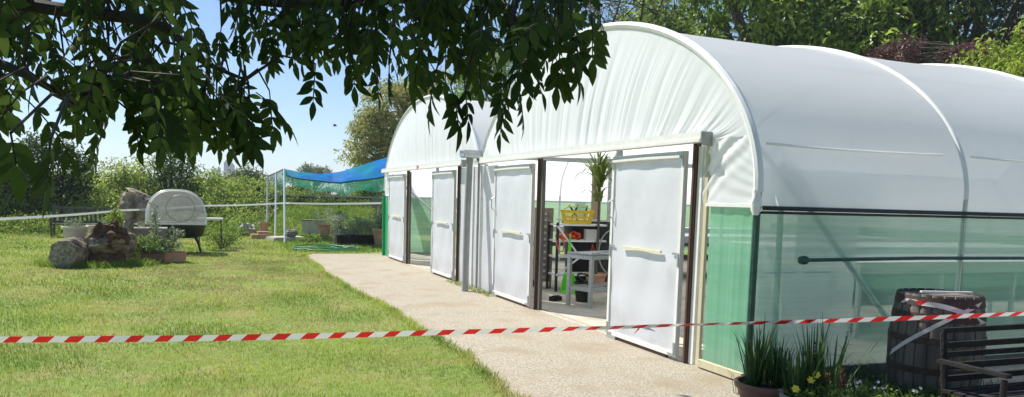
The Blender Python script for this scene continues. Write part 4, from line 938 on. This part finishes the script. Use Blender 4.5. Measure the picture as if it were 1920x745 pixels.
for i, (x, y, r_, h, mt, lab) in enumerate(((608, 446, .25, .50, m_terra, 'terracotta pot of wispy grey stems right of the wooden box'), (636, 458, .27, .50, m_gpot, 'weathered grey pot with a small upright conifer'), (655, 459, .18, .36, m_terra, 'small terracotta pot beside the weathered conifer pot'), (714, 463, .27, .58, m_terra, 'tall terracotta pot holding a grey bush by the green edge strip'))):
    g_ = at(x, y, 2, 0); o = pot('flower_pot', g_, r_, h, mt, lab, 'flower pot', 'pots behind the path')
    if i == 0: small_leafy('plant', o, 20, .34, .75, m_leafG, .08, 22, .9)
    if i == 1:
        cc_ = np.array([[rng.normal(0, .09*(1-(z-.4)/.95)), rng.normal(0, .09*(1-(z-.4)/.95)), z] for z in np.linspace(.45, 1.05, 36)]); foliage('plant', cc_, np.full(36, .09), 26, .05, m_leafC, o)
    if i == 3: 
        cc_ = np.stack([rng.normal(0, .16, 46), rng.normal(0, .16, 46), rng.uniform(.6, 1.55, 46)], 1); foliage('plant', cc_, np.full(46, .16), 26, .09, m_leafG, o)
o = empty('trough_planter', at(680, 461, 2, 0), 'long dark wooden trough of silvery foliage in front of the bank', 'planter'); mb = MB(); mb.box((0, 0, .17), (1.7, .5, .34)); mb.box((0, -.26, .30), (1.72, .03, .06)); mb.build('trough_body', m_dkwood, o)
cc_ = np.stack([rng.uniform(-.9, .9, 80), rng.uniform(-.25, .25, 80), rng.uniform(.35, .95, 80)], 1); foliage('plant', cc_, np.full(80, .16), 30, .07, m_leafG, o, tintr=(.3, 1))
shrub('leafy_shrub', tuple(at(668, 448, 2, 0)), .45, .8, 50, 30, .08, m_leafC, 'wispy green weeds behind the silvery trough planting', 'plant', 'plants behind the path')
shrub('leafy_shrub', tuple(at(590, 455, 2, 0)), .5, .2, 26, 34, .09, m_leafC, 'low green weeds in front of the wooden box', 'plant', 'plants behind the path')
hp = []; c0 = at(612, 470, 2, .02)
for k in range(150): t = k*.16; r_ = .55+.18*math.sin(k*.11)+.05*math.sin(k*.7); hp.append(Vector((c0.x+r_*1.25*math.cos(t), c0.y+r_*1.3*math.sin(t), .045+.03*math.sin(k*.23)**2+.012*(k/25))))
hp += [Vector((c0.x+1.2+.25*k, c0.y+.8+.15*math.sin(k), .03)) for k in range(10)]
mb = MB(); mb.tube(hp, .014, 6); tag(mb.build('garden_hose', m_hose), 'green garden hose coiled on the grass at the far end of the path', 'hose')
# timber bed edge above the bank
te = empty('timber_edging', (3.0, 37.2, -.03), 'dark weathered timber retaining edge with a pale top at the head of the bank', 'retaining wall')
mb = MB(); mb.box((5.0, 0, 1.36), (10.4, .12, .28)); mb.box((0, 1.2, 1.05), (.12, 2.4, .62)); mb.build('boards', m_grwood, te); mb = MB(); mb.box((5.0, -.02, 1.53), (10.6, .26, .07)); mb.build('coping', m_stone, te)

# rear tape
kk = [atd(-250, 425, 12.0), atd(0, 411, 14.0), atd(230, 394.5, 20.5), atd(380, 386, 23.5), at(534, 381, 1, 27.1), Vector((4.42, 20.35, 1.40))]
pts = []
for a_, b_ in zip(kk[:-1], kk[1:]): pts += [a_.lerp(b_, i/20)+Vector((0, 0, -.02*math.sin(math.pi*i/20))) for i in range(20)]
pts.append(kk[-1]); mb = ribbon(pts, .05, None, period=.9); tag(mb.build('barrier_tape', [m_twhite, m_twhite]), 'far white barrier tape strung behind the planters to the tunnel corner', 'tape')

# ------------------------------------------------------------------ vegetation behind
def px_ground(x, Y):   # ground point on the line of sight of column x at world Y
    p = at(x, 360, 1, Y); return (p.x, Y, 0)
n = 260; Xc = rng.uniform(3, 14, n); Yc = rng.uniform(36.5, 37.1, n); cc = np.stack([Xc, Yc, 1.0+rng.uniform(0, .38, n)], 1); o = foliage('edging_weeds', cc, np.full(n, .2), 26, .10, m_leafC, None); tag(o, 'weeds growing up in front of the timber edging', 'weeds', kind='stuff')
# tall weeds mass
n = 1500; Xc = rng.uniform(-13, 3.0, n); Yc = rng.uniform(31.5, 42, n); Zc = rng.uniform(.1, 1, n)*(1.55+.35*np.sin(Xc*.9)+.04*(Yc-31.5)); k = ~((Xc > 2.0) & (Yc < 36)) & (Zc < (.5+(Yc-31.5)*.55))
cc = np.stack([Xc, Yc, Zc], 1)[k]; o = foliage('tall_weeds', cc, np.full(len(cc), .42), 42, .17, m_leafA, None, aspect=.35, tintr=(0, .8)); tag(o, 'tangled mass of tall nettles and brambles along the back of the lawn', 'weeds', kind='stuff')
n = 420; Xc = rng.uniform(-9, 2.2, n); Yc = rng.uniform(28.9, 31.8, n); cc = np.stack([Xc, Yc, rng.uniform(.03, .35, n)*(1+(Yc-28.9)*.4)], 1); o = foliage('edge_weeds', cc, np.full(n, .25), 30, .11, m_weed, None); tag(o, 'low leafy weeds where the lawn meets the tall growth', 'weeds', kind='stuff')
n = 500; Xc = rng.uniform(3, 15, n); Yc = rng.uniform(37.6, 41, n); cc = np.stack([Xc, Yc, 1.0+rng.uniform(0, 1, n)*(.55+.25*np.sin(Xc*1.7))], 1); o = foliage('bank_top_weeds', cc, np.full(n, .3), 30, .13, m_leafC, None); tag(o, 'green weeds growing behind the timber edging', 'weeds', kind='stuff')

SH = 'shrubs in the tall growth'
shrub('leafy_shrub', px_ground(95, 34), 1.5, 3.6, 110, 60, .17, m_leafB, 'tall dark leaved shrub at the far left of the growth', 'shrub', SH, cr=.5)
shrub('leafy_shrub', px_ground(10, 33), 1.4, 3.2, 90, 60, .17, m_leafC, 'mid green shrub at the left edge behind the fence', 'shrub', SH, cr=.5)
shrub('leafy_shrub', px_ground(240, 36), 1.2, 3.1, 80, 60, .16, m_leafA, 'pale yellow green shrub behind the gnarled stump', 'shrub', SH, cr=.42, tintr=(.3, 1))
shrub('leafy_shrub', px_ground(325, 35), .95, 3.9, 90, 60, .15, m_leafC, 'tall narrow mid green shrub behind the white dome', 'shrub', SH, cr=.36, tintr=(.0, .5))
shrub('leafy_shrub', px_ground(400, 36), 1.1, 2.4, 60, 60, .15, m_leafA, 'low pale green bush below the distant tower blocks', 'shrub', SH, cr=.4)
shrub('leafy_shrub', px_ground(465, 40), 1.0, 3.0, 80, 60, .15, m_leafF, 'dull green rounded bush left of the canopy poles', 'shrub', SH, cr=.36, tintr=(.0, .5))
shrub('leafy_shrub', px_ground(555, 41), .9, 2.5, 60, 60, .13, m_leafC, 'green bush seen under the net canopy', 'shrub', SH, cr=.36)
shrub('leafy_shrub', px_ground(700, 39), 1.0, 3.0, 70, 60, .14, m_leafC, 'green bush beside the tunnel behind the net', 'shrub', SH, cr=.36)
TR = 'trees beyond the growth'
tree('pale_tree', 'olive yellow tree rising behind the far span of the tunnel', 'tree', px_ground(760, 46), 3.2, .3, [((0, 0, 5.6), (3.0, 2.6, 3.3)), ((-1.8, 0, 4.2), (2.0, 2.0, 2.2)), ((1.4, 0, 7.0), (2.4, 2.2, 2.4))], 260, 110, .22, m_leafY, m_bark, .62, TR, tintr=(.2, 1))
tree('round_tree', 'small round green tree on the skyline above the blue net', 'tree', px_ground(589, 75), 1.8, .15, [((0, 0, 3.4), (1.45, 1.4, 1.0))], 50, 60, .22, m_leafF, m_bark, .4, TR)
for x, Y_, h in ((20, 60, 3.6), (140, 62, 2.6), (190, 80, 2.6), (360, 70, 2.6), (450, 66, 3.2), (490, 90, 3.2), (530, 95, 2.4), (620, 95, 2.2), (670, 80, 3.2), (280, 90, 2.8)):
    tree('distant_tree', 'hazy low tree on the distant skyline, %s' % {20: 'at the left edge of the view', 140: 'under the overhanging leaves', 190: 'left of the pale yellow green shrub', 360: 'just left of the tower blocks', 450: 'just right of the tower blocks', 490: 'left of the canopy poles', 530: 'behind the canopy poles', 620: 'right of the small round tree', 670: 'below the olive tree', 280: 'behind the narrow shrub'}[x], 'tree', px_ground(x, Y_), h*.4, .12, [((0, 0, h*.62), (h*.75, h*.6, h*.42))], 44, 50, .26, m_leafF, m_bark, h*.2, 'distant trees on the skyline')
# big trees behind the tunnel
def dirpt(x, dist):
    d = fw + rt*((x-CX)/F); v = Vector((d.x, d.y, 0)).normalized()*dist; return (v.x, v.y, 0)
tree('chestnut_tree', 'large chestnut tree with bright leaf tips behind the tunnel roof', 'tree', dirpt(1460, 38), 5, .45, [((-2.4, 1.8, 9.0), (4.4, 4.4, 4.6)), ((2.0, -1.5, 8.6), (3.9, 3.9, 4.0)), ((3.6, -2.8, 6.4), (2.0, 2.0, 2.0))], 430, 70, .40, m_leafD, m_bark, .85, 'big trees behind the tunnel', droop=.7, tintr=(.1, 1), aspect=.38)
tree('dark_tree', 'very dark dense tree right of the chestnut', 'tree', dirpt(1740, 42), 5, .45, [((0, 0, 10), (6.5, 6.5, 6.0)), ((-4, 4, 7.5), (3.6, 3.6, 4))], 430, 90, .34, m_leafB, m_bark, .95, 'big trees behind the tunnel', tintr=(0, .7))
tree('purple_tree', 'low purple leaved plum tree above the tunnel ridge', 'tree', dirpt(1705, 33), 3.2, .16, [((-.9, .75, 7.25), (1.2, 1.2, .75)), ((1.1, -.95, 7.1), (1.1, 1.1, .6))], 90, 60, .14, m_leafP, m_bark, .3, 'big trees behind the tunnel', twigs=60)
tree('lime_tree', 'bright yellow green tree at the right edge above the tunnel', 'tree', dirpt(1885, 27), 2.8, .2, [((0, 0, 5.0), (2.0, 2.0, 1.9)), ((.8, -1.0, 6.5), (1.5, 1.5, 1.5))], 230, 60, .17, m_leafL, m_bark, .4, 'big trees behind the tunnel', tintr=(.1, 1), droop=.8)
tree('open_tree', 'open branched tree with sky between its twigs above the near gable', 'tree', dirpt(1080, 33), 5, .25, [((0, 0, 9.5), (5.4, 4.5, 3.6))], 150, 30, .2, m_leafF, m_twig, .7, 'big trees behind the tunnel', twigs=150, surf=.2)
tree('green_tree', 'mid green tree seen in the dip between the two tunnel arches', 'tree', dirpt(915, 44), 4, .25, [((0, 0, 7.2), (2.6, 2.4, 2.6))], 110, 70, .22, m_leafC, m_bark, .6, 'big trees behind the tunnel')
# distant towers
for (x0, x1, yt, Y_, lab) in ((399, 406, 319, 900, 'distant pale tower block, leftmost and lowest'), (407, 414, 316, 905, 'distant pale tower block in the middle'), (420, 430, 304, 880, 'distant tower block, taller pale half of the right pair'), (431, 440, 309, 884, 'distant tower block, darker right half of the right pair')):
    a_, b_ = at(x0, yt, 1, Y_), at(x1, yt, 1, Y_); o = empty('tower_block', ((a_.x+b_.x)/2, Y_, 0), lab, 'tower block', 'towers on the horizon'); wd = b_.x-a_.x
    mb = MB(); mb.box((0, 8, a_.z/2), (wd, 16, a_.z)); mb.box((0, 8, a_.z+1), (wd*.5, 8, 2)); mb.build('wall', m_tower, o)
    mb = MB(); 
    for i in range(10): mb.box((0, -.05, a_.z*.4+i*a_.z*.058), (wd*.84, .15, 1.2))
    mb.build('window_bands', m_tglass, o)

bird = empty('bird', at(628, 236, 1, 60), 'small dark bird flying alone in the clear sky above the blue net', 'bird')
mb = MB(); mb.lathe([(.0, -.16), (.03, -.12), (.055, -.02), (.05, .06), (.028, .12), (.0, .17)], 10, cap=False); q = mb.build('body', m_black, bird); q.rotation_euler = (0, R(80), 0)
for sg in (-1, 1):
    mb = MB(); mb.add([(.05, 0, .02), (-.08, 0, .02), (-.12, sg*.22, .10), (-.02, sg*.42, .04), (.03, sg*.2, .12)], [(0, 1, 2, 4), (4, 2, 3)]); mb.build('wing', m_black, bird)
# thin summer haze: towers and far trees fade a little
mb = MB(); mb.box((0, 300, 27), (2700, 3300, 56)); hz = mb.build('haze', [])
hm = bpy.data.materials.new('haze_air'); hm.use_nodes = True; hn = hm.node_tree; hn.nodes.clear()
ho = hn.nodes.new('ShaderNodeOutputMaterial'); hv_ = hn.nodes.new('ShaderNodeVolumePrincipled'); hv_.inputs['Color'].default_value = (.80, .88, 1, 1); hv_.inputs['Density'].default_value = .0005; hv_.inputs['Anisotropy'].default_value = .2
hn.links.new(hv_.outputs[0], ho.inputs['Volume']); hz.data.materials.append(hm); tag(hz, 'faint summer haze in the air towards the horizon', 'haze', kind='stuff')
# ------------------------------------------------------------------ overhanging ash tree
ash = empty('ash_tree', (-4.2, 1.2, 0), 'large dark ash tree with pinnate leaves overhanging the top of the view', 'tree')
def apart(o): o.location = (4.2, -1.2, 0); return o
mb = MB(); mb.tube([(-4.2, 1.2, -.1), (-4.15, 1.25, 1), (-4.0, 1.5, 2.6), (-3.6, 2.0, 4.2), (-3.0, 3.0, 6)], [.34, .27, .24, .2, .15], 14); o = mb.build('trunk', m_bark, ash); apart(o)
boughs = [
 [Vector((-3.7, 1.9, 3.8)), atd(-500, -150, 3.2), atd(-100, -110, 3.0), atd(250, -40, 3.0), atd(520, 5, 3.1), atd(760, 0, 3.1), atd(960, -20, 3.0), atd(1130, 10, 3.0)],
 [Vector((-3.7, 1.9, 3.8)), atd(-300, -60, 2.7), atd(60, 10, 2.7), atd(290, 45, 2.75), atd(370, 110, 2.8), atd(460, 150, 2.85)],
 [Vector((-3.7, 1.9, 3.6)), atd(-250, 60, 2.4), atd(0, 120, 2.4), atd(150, 200, 2.45)],
 [Vector((-3.6, 2.0, 4.0)), atd(0, -220, 3.6), atd(500, -160, 3.6), atd(850, -60, 3.5), atd(900, 60, 3.4)],
]
bm_ = MB(); bpts = []
for b in boughs:
    c = catmull(b, 14); nn = len(c); bm_.tube(c, [.036*(1-i/nn)**1.1+.005 for i in range(nn)], 8); bpts += c[8:]
def inpoly(x, y, P):
    c = False; j = len(P)-1
    for i in range(len(P)):
        if (P[i][1] > y) != (P[j][1] > y) and x < (P[j][0]-P[i][0])*(y-P[i][1])/(P[j][1]-P[i][1])+P[i][0]: c = not c
        j = i
    return c
polys = [
 ([(-120, -120), (300, -120), (360, 0), (310, 60), (300, 110), (220, 135), (80, 145), (-120, 150)], 120, (2.3, 3.5)),
 ([(-120, 130), (150, 140), (170, 175), (60, 185), (-120, 190)], 6, (1.9, 2.4)),
 ([(190, 100), (320, 100), (350, 140), (300, 165), (210, 165)], 22, (2.3, 2.8)),
 ([(320, 90), (410, 105), (480, 145), (485, 180), (400, 185), (330, 150)], 32, (2.7, 3.1)),
 ([(400, -60), (640, -60), (640, 30), (540, 40), (480, 20), (430, -10)], 30, (2.8, 3.4)),
 ([(560, 0), (690, -40), (720, 50), (690, 90), (610, 60)], 30, (2.8, 3.4)),
 ([(680, -80), (1060, -80), (1060, 0), (1000, 40), (930, 60), (880, 90), (810, 95), (730, 60)], 92, (2.5, 3.4)),
 ([(930, 10), (1065, -10), (1070, 20), (1020, 60), (960, 70)], 18, (2.3, 2.7)),
]
explicit = [(185, 240, 2.6, 70), (250, 215, 2.6, 60), (300, 205, 2.6, 55), (505, 170, 2.9, 75), (450, 200, 2.9, 80), (470, 215, 2.9, 60), (592, 120, 3.0, 70), (700, 125, 2.9, 55), (845, 160, 2.5, 75), (815, 140, 2.6, 70), (955, 165, 2.4, 85), (970, 150, 2.5, 70), (1070, 60, 2.5, 90), (1110, 40, 2.5, 70), (1125, 30, 2.6, 60), (870, 150, 2.5, 75), (940, 120, 2.4, 80), (1050, 100, 2.5, 60), (95, 262, 1.45, 75), (415, 50, 3.2, 45), (450, 60, 3.1, 40), (20, 250, 1.6, 60), (500, 60, 3.1, 50), (545, 50, 3.1, 50), (660, 110, 3.0, 50), (730, 120, 2.9, 50), (380, 190, 2.8, 60), (340, 200, 2.7, 60)]
spec = []
for P, n_, (d0, d1) in polys:
    xs = [p[0] for p in P]; ys = [p[1] for p in P]; c = 0
    while c < n_:
        x, y = random.uniform(min(xs), max(xs)), random.uniform(min(ys), max(ys))
        if inpoly(x, y, P): spec.append((atd(x, y, random.uniform(d0, d1)), None)); c += 1
for x, y, d, L_ in explicit: spec.append((atd(x, y, d), L_/F*d))
LV = []; LQ = []; LT = []; Ltn = []; rach = MB()
stations = ((.18, .62), (.42, 1.0), (.66, .82), (.85, .42))
def leaflet(base, d, nv, L_, W_l, tn):
    o = len(LV); d = d.normalized(); s = d.cross(nv).normalized(); nn = s.cross(d)
    LV.append(base); Ltn.append(tn); bend = random.uniform(.05, .3)
    for (t, w_) in stations:
        p = base + d*L_*t - nn*L_*bend*t*t
        for k in (-1, 0, 1): LV.append(p + s*k*W_l*.5*w_ + nn*abs(k)*W_l*.12*w_); Ltn.append(tn)
    LV.append(base + d*L_ - nn*L_*bend); Ltn.append(tn)
    LT.extend([(o, o+1, o+2), (o, o+2, o+3)])
    for i in range(3):
        a = o+1+3*i; LQ.extend([(a, a+3, a+4, a+1), (a+1, a+4, a+5, a+2)])
    a = o+10; LT.extend([(a, o+13, a+1), (a+1, o+13, a+2)])
def compound(base, d, L_, npair, ll):
    d = d.normalized(); side = d.cross(Vector((random.uniform(-1, 1), random.uniform(-1, 1), random.uniform(-.2, .8)))).normalized(); nn = side.cross(d)
    tn = min(1, max(0, random.gauss(.45, .22))); pts = []; p = base.copy(); dd = d.copy()
    for i in range(npair*2+2):
        pts.append(p.copy()); p = p + dd*L_/(npair*2+1); dd = (dd + Vector((0, 0, -.07))).normalized()
    rach.tube(pts, [.0022]*(len(pts)-1)+[.001], 4, cap=False)
    for i in range(npair):
        q = pts[min(2+i*2, len(pts)-2)]; ax = (pts[min(3+i*2, len(pts)-1)]-q).normalized()
        for sgn in (-1, 1):
            dl = (ax*random.uniform(.35, .8) + side*sgn + Vector((0, 0, -random.uniform(.1, .7)))).normalized()
            leaflet(q, dl, nn+side*random.uniform(-.4, .4)+Vector((0, 0, .2)), ll*random.uniform(.8, 1.15)*(.8 if i == 0 else 1), ll*random.uniform(.34, .44), tn+random.uniform(-.1, .1))
    leaflet(pts[-1], dd, nn, ll*1.1, ll*.4, tn)
for i, (p, L_) in enumerate(spec):
    out = rt*random.uniform(-.5, .8) + Vector((0, 0, -1))*random.uniform(.25, 1.1) + fw*random.uniform(-.5, .5)
    if L_: out = Vector((0, 0, -1)) + rt*random.uniform(-.25, .35)+fw*random.uniform(-.2, .2)
    compound(p, out, L_ or random.uniform(.13, .24), random.choice((3, 4, 4)), random.uniform(.055, .085))
    if i % 2 == 0 or L_:
        q = min(bpts, key=lambda b: (b-p).length_squared)
        mid = q.lerp(p, .5)+Vector((0, 0, .06)); bm_.tube([q, mid, p], [.007, .0045, .003], 5, cap=False)
o = bm_.build('branches', m_twig, ash); apart(o)
o = rach.build('leaf_stalks', m_twig, ash); apart(o)
o = fast('leaves', np.array([tuple(v) for v in LV]), quads=LQ, tris=LT, mats=m_ash, parent=ash, tint=Ltn); apart(o)
# the crown above, out of frame, which shades the leaves and the pots
cr = []
for c, rad, n_ in (((-2.4, 5.0, 6.2), (2.4, 2.0, 1.3), 70), ((-.8, 6.0, 6.8), (1.8, 1.6, 1.2), 60), ((2.1, 6.9, 4.2), (.9, .7, .45), 26), ((-3.5, 2.5, 7.5), (3, 3, 2.), 60), ((-.5, 3.5, 6.5), (2.5, 2, 1.4), 50)):
    for _ in range(n_): cr.append(np.array(c)+nrm(rng.normal(size=3))*rng.random()**.4*np.array(rad))
cr = np.array(cr); o = foliage('upper_crown', cr, np.full(len(cr), .5), 26, .22, m_ash, ash, aspect=.42); apart(o)
mb = MB()
for b in ([(-3.6, 2.0, 4.2), (-2.6, 4, 5.6), (-1.5, 6, 6.6), (.4, 7, 6.0), (2.1, 6.9, 4.4)], [(-3.0, 3, 6), (-3.4, 2.6, 7.4), (-3.6, 2.4, 8.6)], [(-3.4, 2.4, 5), (-1.8, 3.2, 6), (0, 3.6, 6.6)]):
    mb.tube(b, [.12-.1*i/(len(b)-1) for i in range(len(b))], 8)
o = mb.build('limb', m_bark, ash); apart(o)
